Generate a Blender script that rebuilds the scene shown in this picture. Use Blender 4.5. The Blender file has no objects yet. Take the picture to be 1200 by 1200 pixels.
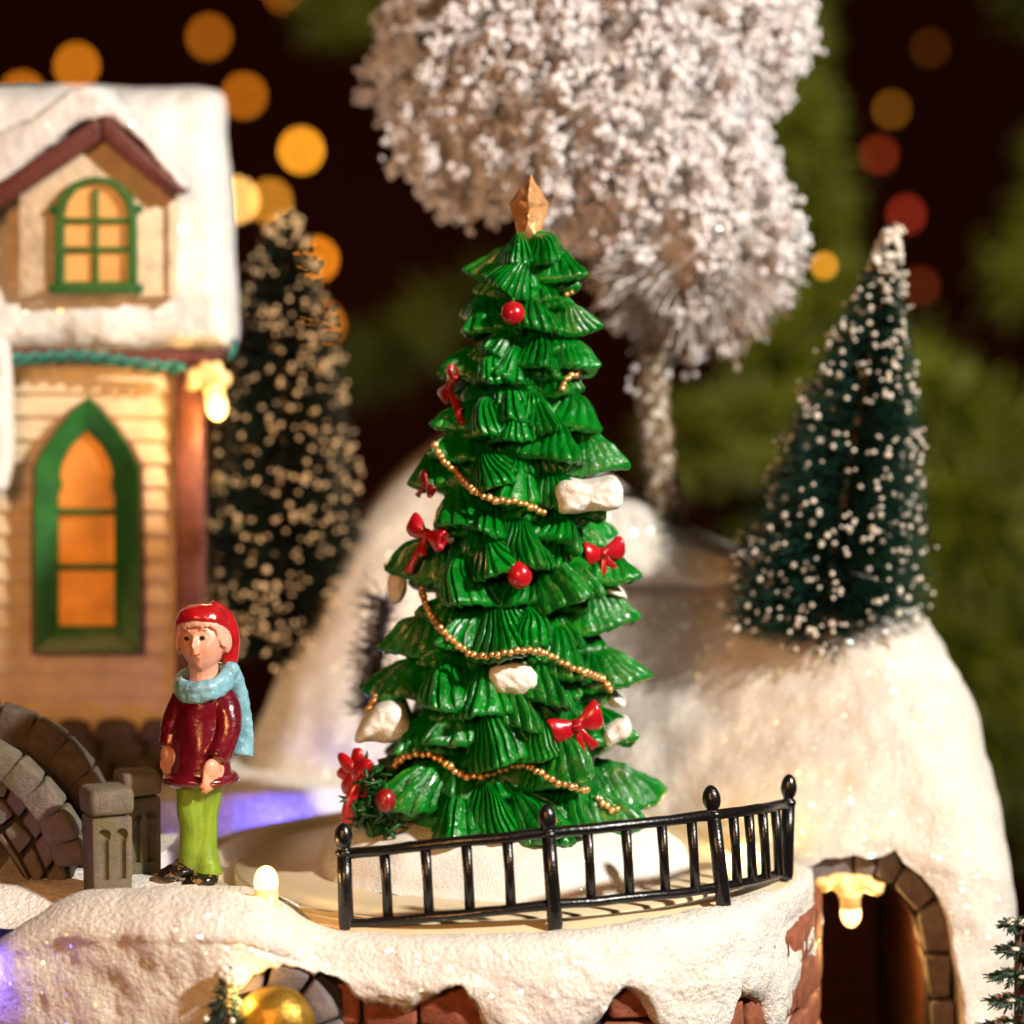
import bpy, bmesh, math, random
from math import sin, cos, pi, sqrt, radians
from mathutils import Vector, Matrix, noise
from mathutils.bvhtree import BVHTree

random.seed(7)
S = 0.015            # one modelling unit (100 photo px at the tree) = 1.5 cm
C = bpy.context.scene.collection
sc = bpy.context.scene

# ------------------------------------------------------------------ camera maths
D, PITCH = 40.0, radians(6)
CAM = Vector((0, -D * cos(PITCH), D * sin(PITCH)))
FW = Vector((0, cos(PITCH), -sin(PITCH)))
UP = Vector((0, sin(PITCH), cos(PITCH)))

def ray(px, py):
    return FW * D + Vector((1, 0, 0)) * (px - 600) / 100 + UP * (600 - py) / 100

def at(px, py, y):
    d = ray(px, py)
    return CAM + d * ((y - CAM.y) / d.y)

def upx(y):
    return (D + y) / D / 100

def onz(px, py, z):
    d = ray(px, py)
    return CAM + d * ((z - CAM.z) / d.z)

def n3(p, s=1.0, o=0.0):
    return noise.noise(Vector((p[0] * s + o, p[1] * s + o * .7, p[2] * s - o)))

def sstep(a, b, x):
    t = max(0, min(1, (x - a) / (b - a)))
    return t * t * (3 - 2 * t)

def lerp_tab(tab, x):
    if x <= tab[0][0]: return tab[0][1]
    for (a, va), (b, vb) in zip(tab, tab[1:]):
        if x <= b:
            return va + (vb - va) * (x - a) / (b - a)
    return tab[-1][1]

def catmull(pts, n, closed=False):
    pts = [Vector(p) for p in pts]
    out = []
    m = len(pts)
    segs = m if closed else m - 1
    for i in range(segs):
        if closed:
            p0, p1, p2, p3 = pts[(i - 1) % m], pts[i], pts[(i + 1) % m], pts[(i + 2) % m]
        else:
            p0, p1, p2, p3 = pts[max(i - 1, 0)], pts[i], pts[i + 1], pts[min(i + 2, m - 1)]
        for k in range(n):
            t = k / n
            out.append(0.5 * ((2 * p1) + (p2 - p0) * t + (2 * p0 - 5 * p1 + 4 * p2 - p3) * t * t + (3 * p1 - p0 - 3 * p2 + p3) * t ** 3))
    if not closed: out.append(pts[-1])
    return out

def resample(pts, step):
    out = [pts[0].copy()]
    acc = 0
    for a, b in zip(pts, pts[1:]):
        L = (b - a).length
        while acc + L >= step and L > 1e-9:
            t = (step - acc) / L
            a = a.lerp(b, t)
            out.append(a.copy())
            L = (b - a).length
            acc = 0
        acc += L
    return out

# ------------------------------------------------------------------ mesh builder
BASE = {}
_ico = {}
def ico(sub):
    if sub not in _ico:
        bm = bmesh.new()
        bmesh.ops.create_icosphere(bm, subdivisions=sub, radius=1)
        bm.verts.ensure_lookup_table()
        _ico[sub] = ([v.co.copy() for v in bm.verts], [[v.index for v in f.verts] for f in bm.faces])
        bm.free()
    return _ico[sub]

class MB:
    def __init__(s): s.v, s.f = [], []
    def add(s, v, f):
        o = len(s.v)
        s.v += [Vector(p) for p in v]
        s.f += [[i + o for i in q] for q in f]
        return s
    def ball(s, c, r, sub=2, rot=None, jit=0):
        v, f = ico(sub)
        r = Vector(r) if hasattr(r, '__len__') else Vector((r, r, r))
        c = Vector(c)
        out = []
        for p in v:
            q = Vector((p.x * r.x, p.y * r.y, p.z * r.z))
            if jit: q *= 1 + jit * n3(p, 1.7, c.x * 9 + c.z * 5)
            if rot: q = rot @ q
            out.append(q + c)
        return s.add(out, f)
    def tube(s, pts, rad, k=8, cap=True, flat=1.0, up=None):
        pts = [Vector(p) for p in pts]
        n = len(pts)
        if not hasattr(rad, '__len__'): rad = [rad] * n
        o = len(s.v)
        prev = None
        for i, p in enumerate(pts):
            t = (pts[min(i + 1, n - 1)] - pts[max(i - 1, 0)]).normalized()
            if prev is None:
                a = Vector(up) if up else (Vector((0, 0, 1)) if abs(t.z) < .9 else Vector((1, 0, 0)))
            else: a = prev
            a = (a - t * a.dot(t)).normalized()
            prev = a
            b = t.cross(a)
            for j in range(k):
                w = 2 * pi * j / k
                s.v.append(p + (a * cos(w) * flat + b * sin(w)) * rad[i])
        for i in range(n - 1):
            for j in range(k):
                j2 = (j + 1) % k
                s.f.append([o + i * k + j, o + i * k + j2, o + (i + 1) * k + j2, o + (i + 1) * k + j])
        if cap:
            s.f.append([o + j for j in range(k)][::-1])
            s.f.append([o + (n - 1) * k + j for j in range(k)])
        return s
    def lathe(s, c, axis, prof, k=20, sx=1.0):
        # prof: list of (r, h) along axis from c
        axis = Vector(axis).normalized()
        a = Vector((0, 1, 0)) if abs(axis.y) < .9 else Vector((1, 0, 0))
        a = (a - axis * a.dot(axis)).normalized()
        b = axis.cross(a)
        o = len(s.v)
        c = Vector(c)
        for r, h in prof:
            for j in range(k):
                w = 2 * pi * j / k
                s.v.append(c + axis * h + (a * cos(w) * sx + b * sin(w)) * r)
        n = len(prof)
        for i in range(n - 1):
            for j in range(k):
                j2 = (j + 1) % k
                s.f.append([o + i * k + j, o + i * k + j2, o + (i + 1) * k + j2, o + (i + 1) * k + j])
        s.f.append([o + j for j in range(k)][::-1])
        s.f.append([o + (n - 1) * k + j for j in range(k)])
        return s
    def grid(s, rows, closed=False):
        o = len(s.v)
        n, m = len(rows), len(rows[0])
        for r in rows: s.v += [Vector(p) for p in r]
        for i in range(n - 1):
            for j in range(m if closed else m - 1):
                j2 = (j + 1) % m
                s.f.append([o + i * m + j, o + i * m + j2, o + (i + 1) * m + j2, o + (i + 1) * m + j])
        return s
    def prism(s, front, back):
        n = len(front)
        o = len(s.v)
        s.v += [Vector(p) for p in front] + [Vector(p) for p in back]
        s.f.append([o + i for i in range(n)])
        s.f.append([o + n + i for i in range(n)][::-1])
        for i in range(n):
            j = (i + 1) % n
            s.f.append([o + i, o + n + i, o + n + j, o + j])
        return s
    def pxprism(s, poly, y0, y1):
        """polygon given in photo pixels on the plane y0, pushed straight back to y1"""
        fr = [at(px, py, y0) for px, py in poly]
        return s.prism(fr, [p + Vector((0, y1 - y0, 0)) for p in fr])
    def ring(s, outer, inner, y0, y1, yi=None):
        """ring between two px outlines with the same number of points"""
        n = len(outer)
        yi = y0 if yi is None else yi
        O = [at(px, py, y0) for px, py in outer]
        I = [at(px, py, yi) for px, py in inner]
        O2 = [p + Vector((0, y1 - y0, 0)) for p in O]
        I2 = [p + Vector((0, y1 - yi, 0)) for p in I]
        o = len(s.v)
        s.v += O + I + O2 + I2
        for i in range(n):
            j = (i + 1) % n
            s.f += [[o + i, o + j, o + n + j, o + n + i], [o + 2 * n + j, o + 2 * n + i, o + 3 * n + i, o + 3 * n + j],
                    [o + j, o + i, o + 2 * n + i, o + 2 * n + j], [o + n + i, o + n + j, o + 3 * n + j, o + 3 * n + i]]
        return s
    def box(s, c, sz, rot=None):
        c = Vector(c)
        v = []
        for x in (-1, 1):
            for y in (-1, 1):
                for z in (-1, 1):
                    p = Vector((x * sz[0] / 2, y * sz[1] / 2, z * sz[2] / 2))
                    v.append((rot @ p if rot else p) + c)
        return s.add(v, [[0, 1, 3, 2], [4, 6, 7, 5], [0, 4, 5, 1], [2, 3, 7, 6], [0, 2, 6, 4], [1, 5, 7, 3]])
    def mesh(s, name='m'):
        me = bpy.data.meshes.new(name)
        me.from_pydata([tuple(p) for p in s.v], [], s.f)
        bm = bmesh.new(); bm.from_mesh(me)
        bmesh.ops.recalc_face_normals(bm, faces=bm.faces)
        bm.to_mesh(me); bm.free()
        return me
    def mods(s, *specs):
        """evaluate a stack of modifiers and return the result as a new MB"""
        ob = bpy.data.objects.new('tmp', s.mesh())
        C.objects.link(ob)
        for typ, kw in specs:
            m = ob.modifiers.new(typ, typ)
            for k, v in kw.items(): setattr(m, k, v)
        dg = bpy.context.evaluated_depsgraph_get()
        me = bpy.data.meshes.new_from_object(ob.evaluated_get(dg))
        r = MB()
        r.v = [v.co.copy() for v in me.vertices]
        r.f = [list(p.vertices) for p in me.polygons]
        old = ob.data
        bpy.data.objects.remove(ob); bpy.data.meshes.remove(old); bpy.data.meshes.remove(me)
        return r
    def bevel(s, w, seg=2):
        return s.mods(('BEVEL', dict(width=w, segments=seg, limit_method='ANGLE', angle_limit=radians(35))))
    def remesh(s, vox, it=4, fac=.5):
        return s.mods(('REMESH', dict(mode='VOXEL', voxel_size=vox)), ('SMOOTH', dict(iterations=it, factor=fac)))
    def wobble(s, amp, scale=1, o=0):
        s.v = [p + Vector((n3(p, scale, o), n3(p, scale, o + 31), n3(p, scale, o + 67))) * amp for p in s.v]
        return s
    def bvh(s): return BVHTree.FromPolygons(s.v, s.f)
    def build(s, name, mat, parent=None, smooth=True, base=None, angle=None):
        me = s.mesh(name)
        ob = bpy.data.objects.new(name, me)
        C.objects.link(ob)
        if parent is not None:
            b = BASE[parent.name]
            ob.parent = parent
        else:
            b = Vector(base) if base is not None else Vector((sum(p.x for p in s.v) / len(s.v), sum(p.y for p in s.v) / len(s.v), min(p.z for p in s.v)))
            ob.location = b
        BASE[ob.name] = b
        me.transform(Matrix.Translation(-b))
        me.materials.append(mat)
        if smooth:
            if angle:
                for p in me.polygons: p.use_smooth = True
                try: me.set_sharp_from_angle(angle=radians(angle))
                except Exception: pass
            else:
                for p in me.polygons: p.use_smooth = True
        return ob

def tag(o, label=None, cat=None, group=None, kind=None):
    if label: o['label'] = label
    if cat: o['category'] = cat
    if group: o['group'] = group
    if kind: o['kind'] = kind
    return o

def thing(name, base, label, cat, group=None):
    o = bpy.data.objects.new(name, None)
    C.objects.link(o)
    o.location = base
    o.empty_display_size = .2
    BASE[o.name] = Vector(base)
    return tag(o, label, cat, group)

def copy_tree(o, parent=None):
    c = o.copy(); C.objects.link(c); BASE[c.name] = BASE[o.name]
    if parent is not None: c.parent = parent
    for ch in [q for q in list(C.objects) if q.parent == o]:
        copy_tree(ch, c)
    return c

# ------------------------------------------------------------------ materials
class NT:
    def __init__(s, name):
        s.m = bpy.data.materials.new(name); s.m.use_nodes = True
        s.t = s.m.node_tree
        s.b = s.t.nodes['Principled BSDF']; s.out = s.t.nodes['Material Output']
        s.co = None
    def n(s, typ, **kw):
        x = s.t.nodes.new(typ)
        for k, v in kw.items():
            if hasattr(x, k): setattr(x, k, v)
        return x
    def link(s, a, b): s.t.links.new(a, b)
    def coord(s):
        if s.co is None:
            tc = s.n('ShaderNodeTexCoord'); mp = s.n('ShaderNodeMapping')
            mp.inputs['Scale'].default_value = (1 / S, 1 / S, 1 / S)
            s.link(tc.outputs['Object'], mp.inputs['Vector'])
            s.co = mp.outputs['Vector']
        return s.co
    def noise(s, scale, detail=3, rough=.5, dist=0, stretch=None):
        x = s.n('ShaderNodeTexNoise')
        x.inputs['Scale'].default_value = scale; x.inputs['Detail'].default_value = detail
        x.inputs['Roughness'].default_value = rough; x.inputs['Distortion'].default_value = dist
        co = s.coord()
        if stretch:
            mp = s.n('ShaderNodeMapping'); mp.inputs['Scale'].default_value = stretch
            s.link(co, mp.inputs['Vector']); co = mp.outputs['Vector']
        s.link(co, x.inputs['Vector'])
        return x.outputs['Fac']
    def vor(s, scale, feature='F1'):
        x = s.n('ShaderNodeTexVoronoi'); x.feature = feature
        x.inputs['Scale'].default_value = scale
        s.link(s.coord(), x.inputs['Vector'])
        return x
    def ramp(s, fac, stops):
        r = s.n('ShaderNodeValToRGB')
        e = r.color_ramp.elements
        while len(e) < len(stops): e.new(.5)
        for q, (p, c) in zip(e, stops):
            q.position = p
            q.color = (c, c, c, 1) if not hasattr(c, '__len__') else (*c, 1)
        s.link(fac, r.inputs['Fac'])
        return r.outputs['Color']
    def mix(s, fac, a, b):
        x = s.n('ShaderNodeMix'); x.data_type = 'RGBA'
        for sock, val in ((x.inputs[0], fac), (x.inputs[6], a), (x.inputs[7], b)):
            if isinstance(val, (int, float)): sock.default_value = val
            elif isinstance(val, tuple): sock.default_value = (*val, 1)
            else: s.link(val, sock)
        return x.outputs[2]
    def math(s, op, a, b=0.0):
        x = s.n('ShaderNodeMath'); x.operation = op
        for sock, val in ((x.inputs[0], a), (x.inputs[1], b)):
            if isinstance(val, (int, float)): sock.default_value = val
            else: s.link(val, sock)
        return x.outputs[0]
    def bump(s, h, dist, strength=1.0, prev=None):
        x = s.n('ShaderNodeBump')
        x.inputs['Strength'].default_value = strength; x.inputs['Distance'].default_value = dist * S
        s.link(h, x.inputs['Height'])
        if prev is not None: s.link(prev, x.inputs['Normal'])
        return x.outputs['Normal']
    def set(s, **kw):
        for k, v in kw.items():
            k = k.replace('_', ' ')
            i = s.b.inputs[k]
            if isinstance(v, tuple): i.default_value = (*v, 1) if len(v) == 3 and i.type == 'RGBA' else v
            elif isinstance(v, (int, float)): i.default_value = v
            else: s.link(v, i)
        return s

def glitter(t, bn, density=.1, scale=22, power=1.0):
    """tiny iridescent flakes: random mirror normals in sparse cells laid over the surface"""
    v = t.vor(scale)
    col = v.outputs['Color']; dist = v.outputs['Distance']
    sep = t.n('ShaderNodeSeparateColor'); t.link(col, sep.inputs[0])
    m1 = t.math('LESS_THAN', dist, .36)
    m2 = t.math('GREATER_THAN', sep.outputs[0], 1 - density)
    m = t.math('MULTIPLY', m1, m2)
    v2 = t.n('ShaderNodeTexWhiteNoise'); v2.noise_dimensions = '3D'
    t.link(v.outputs['Position'], v2.inputs['Vector'])
    sub = t.n('ShaderNodeVectorMath'); sub.operation = 'SUBTRACT'; t.link(v2.outputs['Color'], sub.inputs[0]); sub.inputs[1].default_value = (.5, .5, .5)
    geo = t.n('ShaderNodeNewGeometry')
    mad = t.n('ShaderNodeVectorMath'); mad.operation = 'MULTIPLY_ADD'
    t.link(sub.outputs[0], mad.inputs[0]); mad.inputs[1].default_value = (1.1, 1.1, 1.1); t.link(geo.outputs['Normal'], mad.inputs[2])
    nm = t.n('ShaderNodeVectorMath'); nm.operation = 'NORMALIZE'; t.link(mad.outputs[0], nm.inputs[0])
    hue = t.n('ShaderNodeCombineColor'); hue.mode = 'HSV'
    t.link(t.math('ADD', t.math('MULTIPLY', sep.outputs[1], .35), .28), hue.inputs[0]); hue.inputs[1].default_value = .35; hue.inputs[2].default_value = 1
    gl = t.n('ShaderNodeBsdfGlossy'); gl.inputs['Roughness'].default_value = .3
    t.link(nm.outputs[0], gl.inputs['Normal'])
    hm = t.mix(m, (0.0, 0.0, 0.0), hue.outputs[0]); t.link(hm, gl.inputs['Color'])
    mx = t.n('ShaderNodeAddShader')
    t.link(t.b.outputs[0], mx.inputs[0]); t.link(gl.outputs[0], mx.inputs[1])
    t.link(mx.outputs[0], t.out.inputs['Surface'])

def mat_snow(name, col=(.8, .77, .72), grain=14, gd=.02, fluff=0, gl=.1, gscale=22):
    t = NT(name)
    f = t.noise(grain, 4, .65)
    b = t.bump(f, gd, 1)
    f2 = t.noise(3.0, 4, .6)
    b = t.bump(f2, .03, .7, b)
    if fluff:
        f3 = t.noise(5, 6, .7, 1.2, (1, 1, .45))
        b = t.bump(f3, fluff, 1, b)
    c = t.mix(t.ramp(t.noise(1.1, 4, .6), [(.35, .0), (.75, 1.0)]), col, (col[0] * .93, col[1] * .9, col[2] * .86))
    t.set(Base_Color=c, Roughness=.75, Normal=b, Specular_IOR_Level=.3)
    t.set(Subsurface_Weight=.15, Subsurface_Scale=.12 * S, Subsurface_Radius=(1.0, .7, .5))
    if gl: glitter(t, b, gl, gscale)
    return t.m

def mat_plain(name, col, rough=.4, var=.25, vs=3, bumpd=0, bs=10, coat=0, metal=0, sss=0, spec=.5, wear=None):
    t = NT(name)
    c = t.mix(t.ramp(t.noise(vs, 4, .6), [(.3, 0.), (.7, 1.)]), tuple(x * (1 - var) for x in col), tuple(min(1, x * (1 + var * .5)) for x in col))
    if wear:
        c = t.mix(t.ramp(t.noise(wear[1], 5, .6), [(wear[2], 0.), (wear[2] + .03, 1.)]), c, wear[0])
    t.set(Base_Color=c, Roughness=rough, Metallic=metal, Coat_Weight=coat, Coat_Roughness=.15, Specular_IOR_Level=spec)
    if bumpd: t.set(Normal=t.bump(t.noise(bs, 4, .6), bumpd))
    if sss: t.set(Subsurface_Weight=sss, Subsurface_Scale=.08 * S, Subsurface_Radius=(1.0, .4, .25))
    return t.m

def mat_glow(name, col, strength, base=(.8, .6, .3), noise_scale=None):
    t = NT(name)
    t.set(Base_Color=base, Roughness=.3, Emission_Color=col, Emission_Strength=strength)
    if noise_scale:
        c = t.mix(t.ramp(t.noise(noise_scale, 3, .5, .5), [(.3, 0.), (.7, 1.)]), tuple(x * .38 for x in col), col)
        t.set(Emission_Color=c)
    return t.m

def mat_stone(name, col, bs=9, bd=.03, moss=None):
    t = NT(name)
    c = t.mix(t.ramp(t.noise(6, 6, .7), [(.3, 0.), (.7, 1.)]), tuple(x * .55 for x in col), tuple(x * 1.2 for x in col))
    if moss: c = t.mix(t.ramp(t.noise(2.2, 4, .6), [(.45, 0.), (.62, 1.)]), c, moss)
    b = t.bump(t.noise(bs, 6, .7), bd); b = t.bump(t.noise(45, 2, .6), .008, 1, b)
    t.set(Base_Color=c, Roughness=.72, Normal=b, Specular_IOR_Level=.35)
    return t.m

M = {}
M['snow'] = mat_snow('glitter_snow', grain=16, gd=.06, gl=.3, gscale=19)
M['fluff'] = mat_snow('cotton_snow', col=(.78, .74, .67), grain=26, gd=.025, fluff=.035, gl=.2, gscale=15)
M['roof_snow'] = mat_snow('roof_snow', col=(.76, .76, .74), grain=9, gd=.02, gl=.10, gscale=11)
M['patch_snow'] = mat_snow('fine_snow', col=(.8, .78, .74), grain=34, gd=.014, gl=.12, gscale=34)
M['green'] = mat_plain('green_resin', (.0008, .185, .010), .16, .5, 2.2, .03, 13, coat=.25, spec=.5, wear=((.45, .36, .02), 3.2, .765))
M['green_dark'] = mat_plain('dark_green_resin', (.003, .07, .01), .4, .4, 3, .02, 12)
M['gold'] = mat_plain('gold_paint', (.90, .47, .20), .34, .25, 6, .02, 12, metal=.5)
M['bead'] = mat_plain('gold_bead', (.88, .50, .20), .30, .25, 6, .012, 14, metal=.75)
M['red'] = mat_plain('red_gloss', (.42, .006, .014), .25, .3, 4, .006, 14, coat=.5)
M['darkred'] = mat_plain('dark_red_gloss', (.26, .006, .008), .3, .4, 4, .01, 12, coat=.3)
M['black'] = mat_plain('black_plastic', (.007, .006, .006), .25, .3, 4, .006, 20, spec=.6)
M['skin'] = mat_plain('skin_paint', (.72, .36, .25), .38, .1, 5, .004, 20, sss=.25)
M['hair'] = mat_plain('hair_paint', (.70, .38, .27), .45, .2, 9, .01, 24)
M['cap'] = mat_plain('red_cap_paint', (.42, .008, .012), .22, .35, 5, .01, 10, coat=.5)
M['coat'] = mat_plain('burgundy_paint', (.13, .004, .012), .22, .35, 5, .012, 9, coat=.5)
M['scarf'] = mat_plain('pale_blue_paint', (.20, .44, .56), .33, .25, 8, .02, 13, coat=.3)
M['trouser'] = mat_plain('lime_paint', (.16, .28, .015), .4, .3, 4, .015, 8)
M['shoe'] = mat_plain('black_shoe_paint', (.012, .009, .006), .2, .3, 4, .01, 12, wear=((.22, .12, .04), 9, .58))
M['eye'] = mat_plain('eye_paint', (.01, .006, .005), .2)
M['lip'] = mat_plain('lip_paint', (.55, .07, .05), .35)
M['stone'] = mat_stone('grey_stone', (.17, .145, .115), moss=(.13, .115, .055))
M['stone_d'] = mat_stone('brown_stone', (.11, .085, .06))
M['arch'] = mat_stone('arch_stone', (.20, .17, .165))
M['mortar'] = mat_stone('dark_mortar', (.03, .022, .017))
M['brick'] = mat_stone('brick', (.29, .09, .045), 8, .03)
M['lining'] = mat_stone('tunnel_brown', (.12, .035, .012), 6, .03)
M['board'] = mat_plain('cream_clapboard', (.76, .60, .38), .55, .2, 3, .012, 12)
M['stucco'] = mat_plain('cream_stucco', (.76, .63, .43), .6, .25, 4, .03, 9)
M['post'] = mat_plain('red_brown_wood', (.19, .06, .04), .5, .4, 5, .02, 9)
M['trim'] = mat_plain('maroon_trim', (.12, .026, .022), .5, .35, 5, .02, 9)
M['frame'] = mat_plain('window_green', (.018, .13, .022), .38, .3, 4, .012, 12)
M['pane'] = mat_glow('lit_pane', (1.0, .24, .012), .5, (.5, .2, .05), 2.0)
M['pane2'] = mat_glow('dim_pane', (1.0, .36, .06), .26, (.6, .35, .12), 3.0)
M['led'] = mat_glow('led_tip', (1.0, .56, .20), 3.2)
M['led_body'] = mat_glow('led_body', (1.0, .50, .10), .45)
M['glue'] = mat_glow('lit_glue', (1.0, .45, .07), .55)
M['turn'] = mat_plain('cream_plastic', (.66, .54, .34), .3, .06, 1, 0)
M['wire'] = mat_plain('teal_wire', (.01, .22, .17), .3)
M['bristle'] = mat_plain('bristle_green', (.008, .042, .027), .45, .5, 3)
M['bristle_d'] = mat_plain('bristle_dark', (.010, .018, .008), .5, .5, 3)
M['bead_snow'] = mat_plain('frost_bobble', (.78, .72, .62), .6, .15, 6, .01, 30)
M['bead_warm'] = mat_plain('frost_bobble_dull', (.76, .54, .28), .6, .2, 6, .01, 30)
M['flock'] = mat_snow('flocking', col=(.90, .88, .90), grain=20, gd=.02, gl=.02, gscale=14)
M['flock_stem'] = mat_plain('flock_stem', (.72, .67, .63), .7, .5, 6)
M['core'] = mat_plain('flock_core', (.5, .46, .43), .8, .5, 4, .05, 9)
M['trunk'] = mat_plain('frosted_wire_trunk', (.22, .14, .07), .5, .5, 8, .03, 20, wear=((.7, .65, .55), 7, .54))
M['dullgold'] = mat_plain('dull_gold', (.42, .24, .03), .35, .4, 6, .01, 14, metal=.7)
M['needle'] = mat_plain('spruce_needle', (.085, .10, .004), .5, .5, 1)
M['bark'] = mat_plain('spruce_bark', (.06, .03, .015), .8, .4, 3)
M['wall'] = mat_plain('dark_brown_wall', (.10, .022, .008), .9, .3, .02, spec=0)

# ------------------------------------------------------------------ generic shapes
def pillow(poly, yf, rpx, dround, thick, c, N=300, K=60, noise_amp=((1.0, .12),), smooth=6, shrink=.85, edge_noise=0):
    """solid with a rounded front whose outline is the given photo-pixel polygon"""
    b = catmull([(p[0], p[1], 0) for p in poly], smooth, True) if smooth else [Vector((p[0], p[1], 0)) for p in poly]
    L = sum((b[i] - b[(i + 1) % len(b)]).length for i in range(len(b)))
    b = resample(b + [b[0]], L / N)[:N]
    N = len(b)
    c = Vector((c[0], c[1], 0))
    mb = MB()
    rows = []
    def pt(q, dist):
        e = max(0, 1 - dist / rpx)
        y = yf(q.x, q.y) + dround * (1 - sqrt(max(0, 1 - e * e)))
        p = at(q.x, q.y, y)
        dy = sum(n3(p, s, 5 + s) * a for s, a in noise_amp)
        dz = sum(n3(p, s, 50 + s) * a for s, a in noise_amp) * .35
        return p + Vector((dz, dy, dz))
    for k in range(K, 0, -1):
        s = 1 - (1 - k / K) ** 1.35 if False else k / K
        s = 1 - (1 - s) ** 1.0
        rows.append([pt(c + (q - c) * s, (1 - s) * (q - c).length) for q in b])
    # back
    edge = rows[0]
    cb = Vector((0, 0, 0))
    for p in edge: cb += p / len(edge)
    back = []
    for fr, sh in ((.35, 1.0), (.75, .97), (1.0, shrink)):
        back.append([cb + (p - cb) * sh + Vector((0, (p.y - cb.y) * (1 - sh) + thick * fr, 0)) for p in edge])
    back = back[::-1]
    allr = back + rows
    o = len(mb.v)
    mb.grid(allr, True)
    m = len(b)
    n = len(allr)
    ctr = pt(c, 1e4)
    mb.v.append(ctr); ci = len(mb.v) - 1
    for j in range(m): mb.f.append([o + (n - 1) * m + j, o + (n - 1) * m + (j + 1) % m, ci])
    bc = Vector((0, 0, 0))
    for p in back[0]: bc += p / m
    mb.v.append(bc); ci = len(mb.v) - 1
    for j in range(m): mb.f.append([o + (j + 1) % m, o + j, ci])
    return mb

# ================================================================== SETTING
G = at(640, 1086, -3.5).z            # top of the turntable deck
CX, RD = -0.30, 3.60                 # centre and radius of the round deck

# ---- snow hill behind and to the right
hill_poly = [(255, 1010), (272, 930), (300, 850), (345, 755), (400, 640), (450, 572), (510, 524), (575, 505), (640, 520), (700, 556), (745, 588), (800, 622),
             (835, 648), (880, 660), (940, 668), (1000, 676), (1055, 694), (1095, 735), (1130, 800), (1160, 872), (1180, 960), (1190, 1060), (1192, 1200), (1195, 1320),
             (900, 1345), (500, 1300), (270, 1150)]
def hill_y(px, py):
    T = [(250, 4.6), (560, 4.2), (640, 3.5), (700, 2.75), (800, 1.95), (880, 1.2), (960, .55), (1200, .25)]
    yb = sum(lerp_tab(T, px + d) for d in (-90, -60, -30, 0, 30, 60, 90)) / 7
    lean = lerp_tab([(300, .42), (600, .5), (700, .72), (900, .72), (1200, .6)], px)
    h = max(0, (1020 - py) / 100)
    return yb + lean * h + .10 * h * h * .5
hill_mb = pillow(hill_poly, hill_y, 95, 1.3, 3.2, (800, 930), N=420, K=95, noise_amp=((.6, .25), (1.7, .12), (4.5, .03), (12, .008)))

# tunnel mouth cut through the hill
mouth = [(900, 1400), (900, 1016), (950, 1012), (965, 1003), (985, 1002), (1000, 999), (1015, 1003), (1033, 1000), (1047, 992), (1056, 1006), (1076, 1020),
         (1096, 1044), (1108, 1074), (1113, 1108), (1121, 1150), (1124, 1200), (1130, 1400)]
cf = [at(p[0], p[1], .9) for p in mouth]
cut = MB().prism([p + Vector((0, -3, 0)) for p in cf], [p + Vector((0, 7, 0)) for p in cf])
cob = bpy.data.objects.new('cut', cut.mesh()); C.objects.link(cob)
hill_mb = hill_mb.mods(('BOOLEAN', dict(operation='DIFFERENCE', object=cob, solver='EXACT')))
bpy.data.objects.remove(cob)
for dp, dy, dc in (([(672, 590), (715, 580), (755, 590), (795, 614), (830, 636), (872, 656), (884, 676), (850, 694), (780, 690), (700, 676), (668, 640)], 4.55, (770, 640)),):
    dmb = pillow(dp, lambda a, b: dy + (690 - b) * .006, 34, .8, 1.6, dc, N=140, K=24, noise_amp=((1.5, .12), (5, .05), (13, .015)))
    hill_mb.add(dmb.v, dmb.f)
hill = hill_mb.build('snow_hill', M['fluff'], base=(0, 4, G))
tag(hill, 'white cotton snow hill rising behind the decorated tree to the tunnel', 'snow hill', kind='structure')
hill_bvh = hill_mb.bvh()

# ---- tunnel portal
tp = at(1040, 1200, .85)
tunnel = thing('tunnel', (tp.x, tp.y, tp.z), 'stone arched tunnel mouth in the snow hill at right, dark inside', 'tunnel')
def Z4(x, y): return (900 + x * .2667, 880 + y * .2667)
stones = [[(150, 520), (260, 478), (372, 448), (376, 552), (290, 562), (215, 615), (150, 640)],
          [(384, 450), (486, 466), (466, 560), (382, 552)],
          [(494, 462), (556, 424), (588, 512), (545, 590), (474, 562)],
          [(592, 522), (650, 545), (728, 642), (662, 712), (604, 655), (556, 598)],
          [(664, 722), (742, 668), (800, 730), (806, 884), (688, 890), (672, 800)],
          [(686, 906), (806, 904), (802, 1078), (716, 1084), (700, 970)],
          [(716, 1100), (818, 1098), (826, 1270), (722, 1270)],
          [(722, 1284), (830, 1284), (836, 1500), (726, 1500)]]
for st in stones:
    MB().pxprism([Z4(*p) for p in st], .85, 1.65).bevel(.05, 2).wobble(.03, 4).build('arch_stone', M['arch'], tunnel, angle=40)
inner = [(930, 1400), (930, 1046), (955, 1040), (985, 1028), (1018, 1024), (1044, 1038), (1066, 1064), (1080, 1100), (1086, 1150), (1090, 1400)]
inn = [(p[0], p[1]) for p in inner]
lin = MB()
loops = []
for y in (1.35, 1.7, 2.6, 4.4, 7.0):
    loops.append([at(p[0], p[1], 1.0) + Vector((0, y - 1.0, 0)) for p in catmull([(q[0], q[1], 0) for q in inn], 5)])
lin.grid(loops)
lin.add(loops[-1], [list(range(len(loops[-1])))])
lin.wobble(.05, 3).build('lining', M['lining'], tunnel)
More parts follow.
